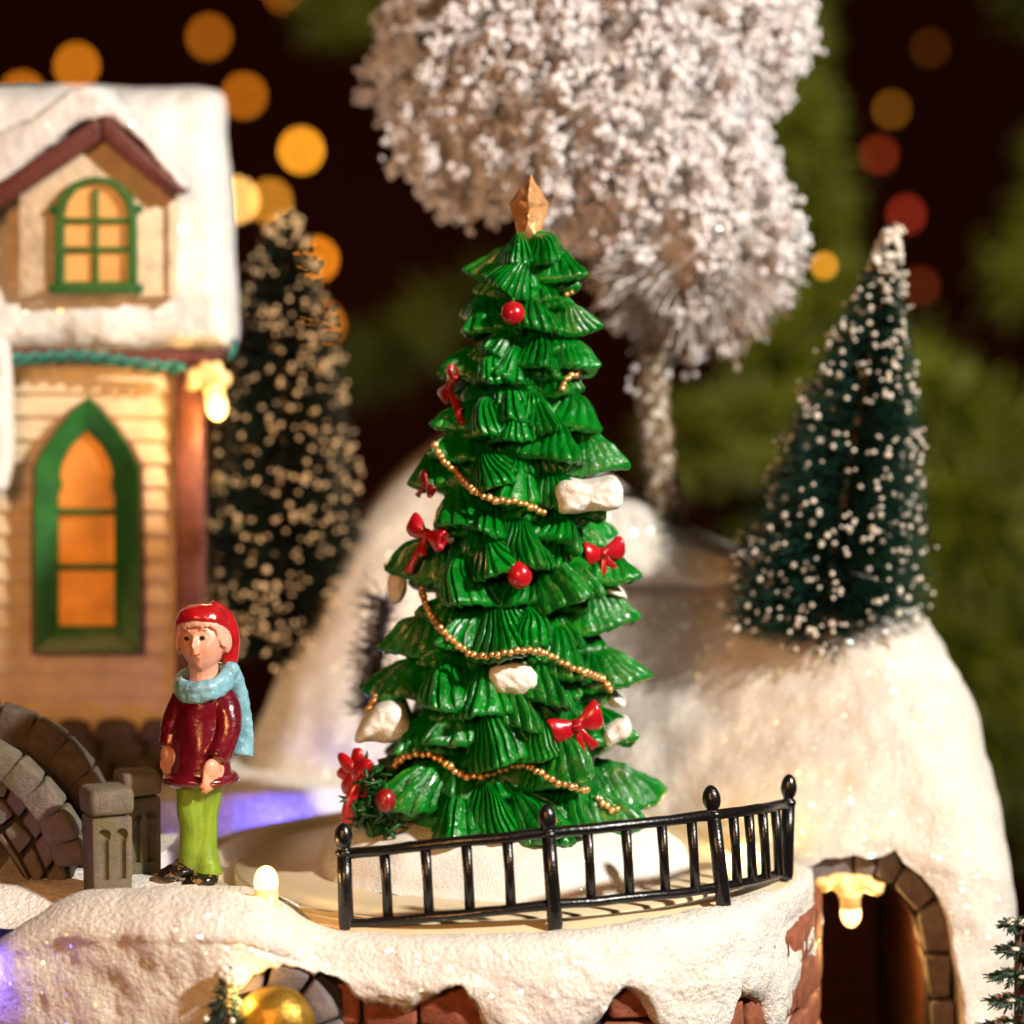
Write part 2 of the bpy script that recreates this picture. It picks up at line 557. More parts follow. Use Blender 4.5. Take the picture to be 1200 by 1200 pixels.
# dark backing between stones and snow edge
outer_b = [(925, 1400), (925, 1022), (952, 1018), (985, 1006), (1018, 1006), (1042, 1000), (1056, 1014), (1076, 1026), (1094, 1050), (1105, 1080), (1112, 1150), (1125, 1400)]
inner_b = [(935, 1400), (935, 1046), (955, 1042), (985, 1030), (1010, 1027), (1030, 1030), (1046, 1042), (1060, 1056), (1072, 1078), (1081, 1106), (1087, 1150), (1091, 1400)]
MB().ring(outer_b, inner_b, .97, 1.6).build('mortar', M['mortar'], tunnel, smooth=False)

# ---- front snow bank with bricks below
crest = [(70, 1018, .6), (40, 1035, -.6), (16, 1062, -1.7), (14, 1096, -2.7), (40, 1072, -3.4), (85, 1050, -3.6), (150, 1046, -3.8), (225, 1046, -4.0), (290, 1056, -4.1), (335, 1078, -4.08), (390, 1095, -4.05), (460, 1102, -4.1),
         (560, 1102, -4.1), (650, 1098, -4.0), (740, 1088, -3.72), (820, 1074, -3.2), (880, 1058, -2.45), (922, 1043, -1.5), (944, 1031, -.6), (951, 1022, .1), (950, 1012, .9), (940, 1004, 1.8)]
cw = catmull([tuple(at(a, b, y)) for a, b, y in crest], 16)
cw = resample(cw, .045)
def pxof(p):
    d = p - CAM
    t = D / d.dot(FW)
    return 600 + d.x * t * 100, 600 - d.dot(UP) * t * 100
low = [(-200, 1330), (240, 1300), (262, 1230), (280, 1160), (300, 1135), (330, 1128), (370, 1136), (392, 1146), (405, 1154), (425, 1170), (450, 1182), (475, 1184), (495, 1172), (520, 1157), (540, 1155), (556, 1182), (568, 1215), (600, 1232), (670, 1228), (694, 1196),
       (708, 1164), (722, 1160), (745, 1168), (760, 1204), (800, 1222), (838, 1210), (852, 1168), (866, 1160), (884, 1172), (894, 1212), (918, 1225), (930, 1180), (936, 1128), (942, 1118), (946, 1150), (950, 1190), (954, 1100), (970, 1300), (1000, 1300)]
bank, wallr = [], []
for i, p in enumerate(cw):
    t = cw[min(i + 3, len(cw) - 1)] - cw[max(i - 3, 0)]
    nrm = Vector((t.y, -t.x, 0)).normalized()
    px, py = pxof(p)
    zl = at(px, lerp_tab(low, px) + 10 * n3(p, 4, 3) + 7 * n3(p, 12, 9), p.y - .1).z
    lw = sstep(390, 250, px)
    row = []
    rt = 1 - .85 * sstep(850, 935, px)
    tz = G - .12 + .36 * sstep(395, 300, px)
    for out, dn, k in ((-1.5, 0, 1), (-.9, 0, .9), (-.6, .0, .55), (-.4, -.0, .22), (-.22, -.005, 0), (-.08, .005, 0), (.04, .045, 0), (.12, .12, 0), (.17, .22, 0), (.2, .34, 0)):
        q = p + nrm * (out * (rt if out > 0 else 1) + (.35 * lw if out > 0 else 0) * min(1, dn * 3)) + Vector((0, 0, -dn))
        q.z += (tz - q.z) * k
        row.append(q)
    zt = p.z - .34
    for k in range(1, 27):
        f = k / 26
        z = zt + (zl - zt) * f
        bulge = .2 * rt + .30 * lw + .07 * sin(f * pi) + .06 * n3((p.x, p.y, z), 1.2, 8)
        if f > .8: bulge -= ((f - .8) / .2) ** 2 * .06
        row.append(Vector((p.x, p.y, z)) + nrm * bulge)
    row.append(Vector((p.x, p.y, zl - .015)) + nrm * (.08 * rt + .25 * lw))
    row.append(Vector((p.x, p.y, zl + .06)) + nrm * -.05)
    row = [q + Vector((0, 0, 1)) * .02 * n3(q, 4, 1) + nrm * (.05 * n3(q, 2.5, 4) + .025 * n3(q, 7, 4) + .015 * n3(q, 18, 7)) for q in row]
    bank.append(row)
    z0, z1 = p.z - .25, p.z - 3.6
    wallr.append([Vector((p.x, p.y, z0 + (z1 - z0) * k / 12)) + nrm * -.03 for k in range(13)])
bankmb = MB().grid(bank)
snow_ground = tag(bankmb.build('snow_ground', M['snow'], base=(0, -3, G)), 'glittering white snow bank along the front, over the brick base', 'snow bank', kind='structure')
bank_bvh = bankmb.bvh()
bw = thing('brick_wall', (CX, -4, G - 3.6), 'red brown block wall showing below the front snow bank', 'wall')
MB().grid(wallr).build('mortar', M['mortar'], bw)
# blocks following the wall
arc = [0]
for a, b in zip(cw, cw[1:]): arc.append(arc[-1] + (b - a).length)
bricks = MB()
def wpt(s):
    for i in range(1, len(arc)):
        if arc[i] >= s:
            a, b = cw[i - 1], cw[i]
            t = (b - a).normalized()
            return a.lerp(b, (s - arc[i - 1]) / max(1e-6, arc[i] - arc[i - 1])), t
    return cw[-1], (cw[-1] - cw[-2]).normalized()
s_start = next(arc[i] for i, p in enumerate(cw) if pxof(p)[0] > 385)
for r in range(4):
    s = s_start + (.0 if r % 2 else -.3)
    while s < arc[-1] - .8:
        w = random.uniform(.55, .85)
        p, t = wpt(s + w / 2)
        t = Vector((t.x, t.y, 0)).normalized()
        nrm = Vector((t.y, -t.x, 0))
        rot = Matrix((t, nrm, Vector((0, 0, 1)))).transposed()
        zc = G - .48 - r * .52 - .24
        bricks.add(*(lambda m: (m.v, m.f))(MB().box(Vector((p.x, p.y, zc)) + nrm * .02, (w - .05, .16, .47), rot)))
        s += w
bricks = bricks.bevel(.05, 2).wobble(.06, 2.5).wobble(.02, 8)
bricks.build('brick_course', M['brick'], bw, angle=50)

# ---- ground under house and bridge (left), snow sheet
gl = []
for i in range(150):
    row = []
    for j in range(170):
        x = -13 + 13.5 * j / 169; y = -3.4 + 13.5 * i / 149
        z = G + .28 + .05 * n3((x, y, 0), 1.2) + .02 * n3((x, y, 0), 4)
        z -= 1.3 * sstep(-4.8, -6.2, x) * sstep(-.2, -1.6, y) if False else 0
        r = sqrt((x - CX) ** 2 + y * y)
        z -= .7 * sstep(4.15 + .12 * n3((x, y, 0), 1.5), 3.78, r)
        z -= .3 * sstep(-2.6, -3.4, y)
        z -= .2 * sstep(1.5, 4, y)
        z -= .5 * sstep(3.7, 4.0, r) * sstep(4.9, 4.4, r) * sstep(.5, 1.5, y)  # trough added so the blue lamp lights its walls, not the deck
        # stream bed under the bridge
        if y < 3.5: z -= 1.5 * sstep(-5.75, -6.3, x)
        row.append((x, y, z))
    gl.append(row)
tag(MB().grid(gl).build('snow_field', M['snow'], base=(-6, 2, G)), 'snow ground under the house, figurine and bridge', 'snow', kind='structure')

# ---- turntable deck
def circ(r, z, k=128, cx=CX): return [(cx + r * sin(2 * pi * j / k), -r * cos(2 * pi * j / k), z) for j in range(k)]
tt = thing('turntable', (CX, 0, G - .4), 'cream plastic round turntable with ringed groove under the decorated tree', 'turntable')
MB().grid([circ(r, z) for r, z in ((3.66, G - .5), (3.66, G - .05), (3.64, G - .03), (3.45, G + .0), (3.42, G + .03), (3.30, G + .03), (3.27, G), (3.24, G - .02), (3.22, G - .18), (2.9, G - .18))], True).build('rim', M['turn'], tt)
MB().grid([circ(r, z) for r, z in ((2.98, G - .3), (2.98, G - .06), (2.95, G - .03), (2.4, G - .02), (.02, G - .01))], True).build('plate', M['turn'], tt)

# ================================================================== CHRISTMAS TREE
TB = at(590, 1012, 0)
def axis_x(py): return at(lerp_tab([(280, 621), (600, 604), (960, 584)], py), py, 0).x
Rtab = [(285, .30), (305, .66), (370, .80), (425, .90), (480, .98), (540, 1.2), (600, 1.24), (655, 1.42), (720, 1.40), (790, 1.58), (850, 1.55), (925, 1.82), (965, 1.78)]
xt = thing('christmas_tree', (TB.x, 0, TB.z), 'glossy green resin Christmas tree with gold star, bead garlands and red bows', 'Christmas tree')

def bough(mb, th, py, R, L, seed=0):
    py += ((seed * 53) % 17 - 8) * 1.0
    c = Vector((axis_x(py), 0, at(600, py, -R * cos(th)).z))
    o = Vector((sin(th), -cos(th), 0)); t = Vector((cos(th), sin(th), 0)); u3 = Vector((0, 0, 1))
    rng = random.Random(seed)
    beta = radians(34 - 4 * abs(sin(th)) ** 2 + rng.uniform(-8, 8)); R *= rng.uniform(.96, 1.05) if abs(sin(th)) < .9 else 1
    roll = rng.uniform(-.42, .42); fold = rng.uniform(.95, 1.35); bulge = rng.uniform(.02, .12)
    nr = rng.choice([10, 11, 12, 13]); ph = rng.uniform(0, 3)
    pm = radians(rng.uniform(52, 64))
    tip = c + o * R
    down = (o * cos(beta) - u3 * sin(beta)); nn = (o * sin(beta) + u3 * cos(beta))
    apex = tip - down * L * 1.18
    tw = rng.uniform(-.3, .3) * (1 - abs(sin(th)) ** 3)
    t, u3 = t * cos(tw) + u3 * sin(tw), u3 * cos(tw) - t * sin(tw)
    NU, NV = 96, 16
    def P(u, v):
        au = abs(u)
        ang = u * pm + roll * v
        l = L * v * (1 + .30 * (1 - au) ** 1.3 - .18 * au ** 3) * (1 + .07 * n3((u * 1.5, seed, 0), 1.3, seed))
        p = apex + down * l * cos(ang) + t * l * sin(ang)
        p -= (o * .55 + u3 * .45) * (au ** 1.12) * v * L * fold          # sides fold back like a tent
        p += nn * (bulge * L * sin(pi * v)) - u3 * .10 * L * v * v
        x = nr * (u + .10 * sin(3 * u + ph)) * .5 + ph
        fr = abs(x - round(x)) * 2                                       # 0 at a groove, 1 mid-ridge
        ridge = (min(1, fr * 2.0) ** .55 - .7) * .095 * sstep(.12, .45, v) * (1 - .25 * sstep(.85, 1, v))
        scal = .035 * min(1, fr * 1.6) * sstep(.8, 1, v)
        p += nn * ridge + down * scal
        p += Vector((n3(p, 2.6, seed), n3(p, 2.6, seed + 9), n3(p, 2.6, seed + 19))) * .06
        return p + nn * .022 * n3(p, 9, seed)
    rows = [[P(-1 + 2 * i / NU, .04 + .96 * j / NV) for i in range(NU + 1)] for j in range(NV + 1)]
    last = rows[-1]
    rows.append([q - nn * .035 + down * .012 for q in last])
    rows.append([q - nn * .085 - down * .01 for q in last])
    rows.append([q - nn * .12 - down * .09 for q in last])
    rows.append([apex + (q - apex) * .35 - nn * .22 for q in last])
    mb.grid(rows)

front = [(642, 304, .85), (596, 302, .8), (612, 338, .95), (681, 314, .9), (554, 310, .9), (543, 372, 1), (690, 372, .8), (632, 368, .9), (602, 424, .85), (652, 424, .95), (697, 424, .9), (522, 430, .95), (565, 436, .8),
         (588, 480, .95), (640, 488, .9), (706, 484, 1), (515, 482, .9), (547, 502, .9), (602, 506, 1.0), (672, 528, 1.1), (719, 538, 1.0), (509, 520, 1.05), (611, 570, 1.05), (556, 560, .9), (484, 550, .9), (668, 574, .8), (716, 600, .8),
         (503, 606, 1.0), (560, 612, .9), (617, 648, 1.05), (692, 628, 1.0), (462, 652, .95), (742, 660, .95), (566, 660, .85), (657, 702, 1.1), (733, 720, 1.0), (515, 692, 1.1), (700, 690, .8), (582, 756, 1.15), (628, 742, .8), (462, 746, 1.0), (530, 740, .8),
         (692, 772, 1.1), (748, 790, 1.0), (494, 812, 1.1), (437, 800, .95), (655, 812, .95), (560, 822, 1.0), (610, 836, .9), (736, 848, 1.0), (462, 862, 1.0), (520, 862, .9), (566, 892, 1.25), (678, 905, 1.1), (640, 880, .8), (766, 924, 1.1), (420, 926, 1.0),
         (468, 925, 1.0), (517, 960, 1.1), (614, 966, 1.15), (694, 962, 1.1), (745, 962, 1.0), (565, 968, .9), (652, 970, .9)]
crown = MB()
for k, (px, py, ws) in enumerate(front):
    R = lerp_tab(Rtab, py)
    cx = axis_x(py)
    s = max(-.985, min(.985, (at(px, py, -R * .5).x - cx) / R))
    th = math.asin(s)
    bough(crown, th, py, R * (1.0 if abs(s) < .9 else 1.05), (.40 + .16 * R) * ws * (.90 + .16 * ((k * 37) % 10) / 10), k)
k = 300
rgf = random.Random(5)
for py in range(330, 985, 34):                      # short boughs filling the recesses between the long ones
    R = lerp_tab(Rtab, py) * .79
    for i in range(5):
        bough(crown, radians(-80 + 40 * i + rgf.uniform(-18, 18)), py + rgf.uniform(-14, 14), R * rgf.uniform(.9, 1.03), .34 + .15 * R, k); k += 1
k = 100
for py in range(312, 980, 50):
    R = lerp_tab(Rtab, py)
    n = max(3, int(pi * R / (.55 + .1 * R)))
    for i in range(n):
        th = radians(112) + radians(136) * (i + .5 + (.25 if (py // 50) % 2 else -.2)) / n
        bough(crown, th, py + random.uniform(-14, 14), R * random.uniform(.88, 1.0), .40 + .15 * R, k); k += 1
prof = []
zz0 = at(600, 985, 0).z
zz1 = at(621, 272, 0).z
core = MB()
loops = []
for i in range(40):
    py = 985 - (985 - 278) * i / 39
    r = max(.07, lerp_tab(Rtab, py) - .56 - (.02 if py < 600 else 0))
    if py < 330: r = .12
    loops.append([(axis_x(py) + r * (1 + .1 * n3((sin(w), cos(w), i * .3), 2)) * sin(w), -r * cos(w), at(600, py, 0).z) for w in [2 * pi * j / 36 for j in range(36)]])
core.grid(loops, True)
crown.add(core.v, core.f)
crown_ob = crown.build('crown', M['green'], xt, angle=60)
xb = crown.bvh()
def hit(px, py, dflt=-1.2):
    d = ray(px, py).normalized()
    h = xb.ray_cast(CAM, d)
    if h[0] is not None: return h[0]
    best = xb.find_nearest(at(px, py, -.2))
    return at(px, py, best[0].y)

def near_hit(px, py, r):
    h = [hit(px + a * r, py + b * r) for a, b in ((0, 0), (.6, 0), (-.6, 0), (0, .6), (0, -.6), (.4, .4), (-.4, .4), (.4, -.4), (-.4, -.4))]
    d = min((q - CAM).length for q in h)
    return CAM + ray(px, py).normalized() * d

# snow mound at the foot
mound = []
for i in range(46):
    f = i / 45
    row = []
    for j in range(160):
        w = 2 * pi * j / 160
        rx = 2.32 + .10 * sin(2 * w + 1) + .07 * sin(5 * w) + .12 * (1 if cos(w) < 0 else 0) * abs(cos(w))
        r = rx * f
        z = G + .02 + .66 * (1 - f ** 5.0) ** .75 - .10 * f
        if f > .97: z = G - .02
        x = TB.x - .05 + r * sin(w); y = -r * .93 * cos(w)
        z += .05 * n3((x, y, 0), 1.6) + .02 * n3((x, y, 3), 6)
        row.append((x, y, z))
    mound.append(row)
MB().grid(mound, True).build('snow_mound', M['patch_snow'], xt)

# star
st = [(622, 204), (597, 238), (644, 238), (607, 279), (633, 278)]
T_ = at(622, 204, 0); L_ = at(597, 238, .0); R_ = at(644, 239, .05); F_ = at(619, 236, -.28); Bk = at(621, 238, .3)
BL, BR = at(608, 282, -.1), at(632, 281, -.1); BBL, BBR = at(608, 282, .12), at(632, 281, .12)
FL = at(612, 240, -.2); FM = at(620, 246, -.2); FB = at(619, 262, -.2)
star = MB().add([T_, L_, R_, F_, Bk, BL, BR, BBL, BBR, FM, FB],
    [[0, 1, 3], [0, 3, 2], [0, 2, 4], [0, 4, 1], [1, 9, 3], [3, 9, 2], [1, 5, 10, 9], [9, 10, 6, 2], [5, 6, 10], [1, 4, 7, 5], [2, 6, 8, 4], [4, 8, 7], [5, 7, 8, 6]])
star = star.mods(('SUBSURF', dict(subdivision_type='SIMPLE', levels=3)))
star = star.wobble(.018, 9).wobble(.008, 22)
star = star.bevel(.012, 2)
star.build('star_topper', M['gold'], xt, angle=25)

# bead garlands
def garland(pix, r=.043, off=.03):
    pts = [Vector((a, b, 0)) for a, b in pix]
    path = resample(catmull(pts, 12), 2.2)
    ds = [(hit(p.x, p.y) - CAM).length for p in path]
    n = len(ds)
    mn = [min(ds[max(0, i - 4):i + 5]) for i in range(n)]
    sm = [sum(mn[max(0, i - 5):i + 6]) / len(mn[max(0, i - 5):i + 6]) for i in range(n)]
    w = [CAM + ray(p.x, p.y).normalized() * (d - off) for p, d in zip(path, sm)]
    w = resample(w, r * 1.75)
    mb = MB()
    for i, p in enumerate(w):
        mb.ball(p + Vector((0, 0, .008 * (-1) ** i)), r * random.uniform(.88, 1.18), 2, jit=.15)
    mb.build('bead_garland', M['bead'], xt)
garland([(510, 522), (520, 540), (534, 552), (545, 566), (560, 578), (580, 586), (605, 588), (622, 594), (641, 603)])
garland([(494, 690), (500, 710), (515, 735), (533, 753), (555, 768), (577, 768), (598, 764), (622, 762), (645, 768), (665, 780), (690, 790), (708, 797), (716, 812)])
garland([(452, 912), (460, 900), (475, 887), (500, 884), (520, 893), (540, 908), (562, 910), (585, 903), (612, 896), (632, 905), (652, 917), (672, 922), (690, 927)], .046)
garland([(700, 936), (710, 944), (720, 950), (729, 944)], .04)
garland([(664, 346), (672, 340)], .04)
garland([(659, 456), (662, 447), (668, 441), (681, 437)], .04)
garland([(430, 832), (436, 824), (441, 812)], .04)

# baubles
def bauble(px, py, rpx, mat, el=1.0):
    r = rpx / 100; p = near_hit(px, py, rpx)
    p = p - ray(px, py).normalized() * r * .2
    b = MB().ball(p, (r, r, r * el), 4).build('bauble', mat, xt)
    MB().tube([p + Vector((0, 0, r * el * .92)), p + Vector((.01, .02, r * el + .05))], [.03, .02], 8).build('cap', M['green'], b)
bauble(601, 367, 14, M['red']); bauble(609, 674, 14.5, M['red'], 1.12); bauble(452, 938, 11.5, M['darkred'], 1.25)

# snow patches
def snow_patch(px, py, poly, thick=.16):
    ys = [hit(px + a * .6, py + b * .6).y for a, b in poly] + [hit(px, py).y]
    y0 = min(ys) - (.05 if px > 460 else .62)
    yc = sum(ys) / len(ys)
    mb = pillow([(px + a, py + b) for a, b in poly], lambda x, y: y0, 16, .2, .25 + max(0, yc - y0), (px, py), N=90, K=14, noise_amp=((4, .05), (12, .02)), smooth=5)
    mb.build('snow_patch', M['patch_snow'], xt)
snow_patch(690, 582, [(-39, -10), (-30, -19), (-10, -17), (8, -18), (28, -20), (38, -12), (40, 2), (37, 12), (20, 16), (2, 17), (-18, 21), (-34, 20), (-38, 6)])
snow_patch(603, 797, [(-31, 4), (-28, -14), (-10, -22), (12, -20), (24, -12), (32, 4), (28, 12), (8, 20), (-14, 19), (-26, 14)])
snow_patch(448, 848, [(-32, 18), (-26, 4), (-10, -16), (8, -24), (24, -18), (32, 0), (28, 14), (10, 22), (-12, 20), (-28, 23)])
snow_patch(724, 858, [(-18, -4), (-4, -14), (12, -16), (17, -4), (12, 8), (0, 14), (-14, 20), (-19, 10)])
snow_patch(718, 694, [(-14, -8), (0, -10), (14, 0), (16, 8), (2, 6), (-12, 2)])
snow_patch(465, 688, [(-9, -14), (6, -18), (11, 0), (6, 16), (-6, 18), (-11, 4)])
snow_patch(722, 822, [(-12, -6), (-2, -10), (10, 0), (8, 8), (-8, 6)])

# bows
def bow(px, py, sz, roll, yaw, mat, p=None, tails=((-.25, -1.15), (.3, -.95)), el=(1, 1)):
    p = p or near_hit(px, py, sz * 75)
    p = p - ray(px, py).normalized() * .06
    rot = Matrix.Rotation(yaw, 3, 'Z') @ Matrix.Rotation(roll, 3, 'Y')
    mb = MB()
    for s, e in ((-1, el[0]), (1, el[1])):
        k = 20
        rows = []
        for x, r in ((0, .14), (.15, .2), (.35, .34), (.6, .46), (.82, .52), (.95, .48), (1.0, .38), (.93, .30), (.75, .22)):
            row = []
            for j in range(k):
                w = 2 * pi * j / k
                yy = sin(w) * r * .55; zz = cos(w) * r + .14 * x * x
                q = Vector((s * x * .95 * e, yy, zz)) + Vector((0, .05 * n3((x * 3, w, s), 1.5), 0))
                row.append(p + rot @ (q * sz))
            rows.append(row)
        mb.grid(rows, True)
        mb.f.append(list(range(len(mb.v) - k, len(mb.v))))
    mb2 = MB().ball(p - Vector((0, .06 * sz, 0)), Vector((.22, .26, .25)) * sz, 3, rot, .2)
    b = mb.wobble(.02, 6).build('bow', mat, xt)
    mb2.build('knot', mat, b)
    for tx, tz in tails:
        pts = [Vector((0, -.02, -.05)), Vector((tx * .4, -.1, tz * .45)), Vector((tx * .8, -.08, tz * .8)), Vector((tx * 1.1, -.02, tz))]
        pts = catmull(pts, 5)
        MB().tube([p + rot @ (q * sz) for q in pts], [sz * (.1 + .12 * i / len(pts)) for i in range(len(pts))], 10, flat=.35, up=(0, -1, 0)).build('tail', mat, b)
bow(676, 850, .33, radians(-20), radians(15), M['red'])
bow(707, 648, .27, radians(-8), radians(25), M['red'], tails=((-.3, -1.3), (.45, -.9)))
bow(500, 626, .28, radians(20), radians(-40), M['red'], tails=((-.35, -1.9), (.1, -.9)))
bow(527, 452, .23, radians(-50), radians(-60), M['darkred'], tails=((-.2, -1.6), (-.5, -2.2)))
bow(500, 568, .18, radians(40), radians(-60), M['darkred'], tails=((-.35, -1.4),))
# poinsettia spray at lower left
pp = at(420, 905, -.9)
spray = MB()
for a in range(7):
    w = 2 * pi * a / 7 + .3
    rot = Matrix.Rotation(radians(-35), 3, 'Z') @ Matrix.Rotation(w, 3, 'Y')
    spray.ball(pp + rot @ Vector((.14, -.08 + .05 * (a % 2), 0)), (.16, .05, .09), 3, rot, .15)
spray.ball(pp + Vector((0.02, -.14, 0)), (.06, .06, .06), 2)
ps = spray.build('poinsettia', M['red'], xt)
MB().tube(catmull([pp + Vector((.12, -.12, .05)), pp + Vector((-.02, -.22, -.15)), pp + Vector((-.1, -.22, -.35)), pp + Vector((-.12, -.18, -.55))], 6), [.05 + .002 * i for i in range(19)], 10, flat=.4, up=(0, -1, 0)).build('ribbon', M['red'], ps)
sp = MB()
rg = random.Random(4)
for i in range(150):
    c = at(447 + max(-30, min(34, rg.gauss(0, 20))), 935 + max(-36, min(34, rg.gauss(0, 20))), -.95 + rg.uniform(-.25, .25))
    d = Vector((rg.gauss(0, 1), rg.gauss(-.5, .8), rg.gauss(.1, 1))).normalized()
    sp.tube([c, c + d * .14, c + d * .22], [.03, .025, .006], 5)
for i in range(14):
    sp.ball(at(rg.gauss(450, 18), rg.gauss(935, 16), -.8), (.15, .15, .13), 2, None, .5)
sp.build('sprig', M['green_dark'], xt)

# ================================================================== FENCE
def fy(px):
    y = -3.4
    for _ in range(30):
        x = (px - 600) * upx(y)
        y = .5 * y - .5 * sqrt(max(.05, RD * RD - (x - CX) ** 2))
    return y
fence = thing('fence', at(648, 1088, -3.5), 'low curved black fence with round finials in front of the decorated tree', 'fence')
top = [(403, 1001), (460, 995), (523, 988), (583, 982), (643, 976), (695, 971), (742, 966), (790, 961), (836, 955), (870, 951), (900, 946), (927, 941)]
bot = [(408, 1083), (465, 1079), (527, 1073), (588, 1067), (648, 1060), (700, 1056), (746, 1051), (795, 1047), (842, 1040), (874, 1034), (902, 1027), (924, 1021)]
tw = catmull([at(a, b, fy(a)) for a, b in top], 6); bw_ = catmull([at(a, b, fy(a + (0 if a < 900 else 3))) for a, b in bot], 6)
rw = lambda pts: [p + Vector((0, 0, .008 * n3(p, 4))) for p in pts]
MB().tube(rw(tw), [.062 + .005 * n3(p, 5) for p in tw], 14).build('rail', M['black'], fence)
MB().tube(rw(bw_), [.056 + .005 * n3(p, 5, 3) for p in bw_], 14).build('rail', M['black'], fence)
for px in (452, 500, 548, 596, 690, 735, 777, 812, 861, 879, 895, 910):
    f = lambda tab: lerp_tab(tab, px)
    a = at(px - 2, f(top), fy(px) + .03); b = at(px + 3, f(bot), fy(px) + .03)
    MB().tube([a, a.lerp(b, .5) + Vector((.006, 0, 0)), b], [.06, .054, .058], 12).build('picket', M['black'], fence)
for (tx, ty, bx, by) in ((402, 964, 406, 1088), (640, 942, 651, 1089), (832, 920, 849, 1068), (925, 907, 921, 1030)):
    y = fy((tx + bx) / 2) - .02
    a, b = at(tx, ty, y), at(bx, by, y)
    ax = (a - b).normalized(); L = (a - b).length
    k = .92 if tx > 900 else 1.0
    q = MB().lathe(b, ax, [(.075, 0), (.085, .06), (.082, L * .4), (.078, L - .36)], 16).build('post', M['black'], fence)
    MB().lathe(b + ax * (L - .365), ax, [(r * k, h) for r, h in ((.07, 0), (.095, .015), (.098, .05), (.075, .07), (.062, .085), (.085, .12), (.102, .17), (.103, .22), (.09, .28), (.062, .33), (.03, .357), (.004, .365))], 20).build('finial', M['black'], q)
    
# ================================================================== LED BULBS
def led(px, py, y, label, tilt=(0, 0, 1), sc_=1.0, src=None):
    p = at(px, py, y)
    r = .135 * sc_
    o = thing('led_bulb', p, label, 'bulb', 'warm white bulbs around the village')
    ax = Vector(tilt).normalized()
    MB().lathe(p, ax, [(r * 1.12, 0), (r * 1.12, .05 * sc_), (r * .98, .07 * sc_), (r * .95, .2 * sc_)], 18).build('body', M['led_body'], o)
    MB().lathe(p, ax, [(r * .95, .2 * sc_), (r * 1.0, .27 * sc_), (r * .93, .34 * sc_), (r * .7, .40 * sc_), (r * .4, .435 * sc_), (r * .05, .45 * sc_)], 18).build('tip', M['led'], o)
    return o
led(312, 1062, -3.3, 'clear glowing bulb on the snow between figurine and fence')
led(868, 1022, .9, 'glowing bulb seen between the bars at the right end of the black fence', (0, 0, 1), .8)
led(996, 1046, .6, 'glowing bulb hanging under the crown of the tunnel arch', (.05, 0, -1), .95)
led(286, 1218, -4.4, 'glowing bulb under the small stone arch in front of the snow bank', (0.1, -.2, 1), 1.0)
led(250, 450, 4.3, 'glowing bulb hanging from the eave corner of the house', (.15, -.1, -1), 1.05)
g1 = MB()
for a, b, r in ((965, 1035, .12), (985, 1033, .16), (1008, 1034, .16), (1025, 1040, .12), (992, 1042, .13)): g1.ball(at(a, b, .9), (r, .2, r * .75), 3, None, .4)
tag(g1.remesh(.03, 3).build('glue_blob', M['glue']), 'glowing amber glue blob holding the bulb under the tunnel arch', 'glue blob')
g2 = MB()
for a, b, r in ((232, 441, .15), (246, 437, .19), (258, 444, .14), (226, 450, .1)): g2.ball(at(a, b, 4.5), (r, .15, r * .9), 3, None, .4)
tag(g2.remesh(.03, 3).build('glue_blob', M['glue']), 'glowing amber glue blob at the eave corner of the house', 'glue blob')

# ================================================================== HOUSE
YH = 4.8
house = thing('house', at(100, 905, YH), 'cream clapboard house with snowy roof, dormer and green arched windows', 'house')
# clapboard wall as a stepped profile, then side wall
rowsW = []
ys, py = [], 872
x0, x1 = at(-260, 700, YH).x, at(222, 700, YH).x
pys = []
while py > 405:
    pys.append(py); py -= 27.5
prof = []
for q in pys:
    z0, z1 = at(0, q, YH).z, at(0, q - 27.5, YH).z
    prof += [(YH - .10, z0), (YH - .105, z0 + .02), (YH - .02, z1 - .005), (YH + .01, z1 - .002)]
cols = []
for i in range(60):
    x = x0 + (x1 - x0) * i / 59
    cols.append([(x, y + .012 * n3((x * 2, 0, z * 3), 1.3), z + .012 * n3((x * 1.5, 3, z), 1)) for y, z in prof])
back = MB().grid(cols)
zb, zt = prof[0][1], prof[-1][1]
back.add([(x0, YH + .02, zb), (x1, YH + .02, zb), (x1, YH + 4, zb), (x0, YH + 4, zb), (x0, YH + .02, zt), (x1, YH + .02, zt), (x1, YH + 4, zt), (x0, YH + 4, zt)],
         [[1, 2, 6, 5], [2, 3, 7, 6], [3, 0, 4, 7]])
back.build('wall', M['board'], house, angle=35)
cp = MB().pxprism([(206, 872), (206, 418), (237, 418), (237, 872)], YH - .22, YH + .5).bevel(.05, 2).wobble(.03, 2).wobble(.015, 7)
cp.build('corner_post', M['post'], house, angle=40)
# gothic window
def mirror(h, cx): return h + [(2 * cx - x, y) for x, y in h[::-1]]
go = [(40, 765), (40, 650), (41, 548), (50, 528), (68, 502), (86, 480), (101, 468)]
gi = [(68, 734), (68, 650), (68, 560), (72, 545), (80, 526), (90, 514), (101, 503)]
go, gi = mirror(go, 102), mirror(gi, 101)
win = MB().ring(go, gi, YH - .42, YH + .05, YH - .26).bevel(.05, 2).build('window', M['frame'], house, angle=40)
tr = [(x + (3 if x < 101 else -3) * -1, y - 3) for x, y in go]
trim_o = [(102 + (x - 102) * 1.06, 765 + (y - 765) * 1.012 + 2) for x, y in go]
MB().ring(trim_o, go, YH - .30, YH + .05).bevel(.03, 2).build('trim', M['post'], win, angle=40)
lob = mirror([(68, 602), (68, 582), (73, 570), (70, 556), (73, 542), (84, 522), (101, 505)], 101)
gi2 = mirror([(62, 602), (62, 582), (62, 570), (62, 556), (66, 540), (78, 520), (101, 496)], 101)
MB().ring(gi2, lob, YH - .22, YH + .0).build('muntin', M['frame'], win, smooth=False)
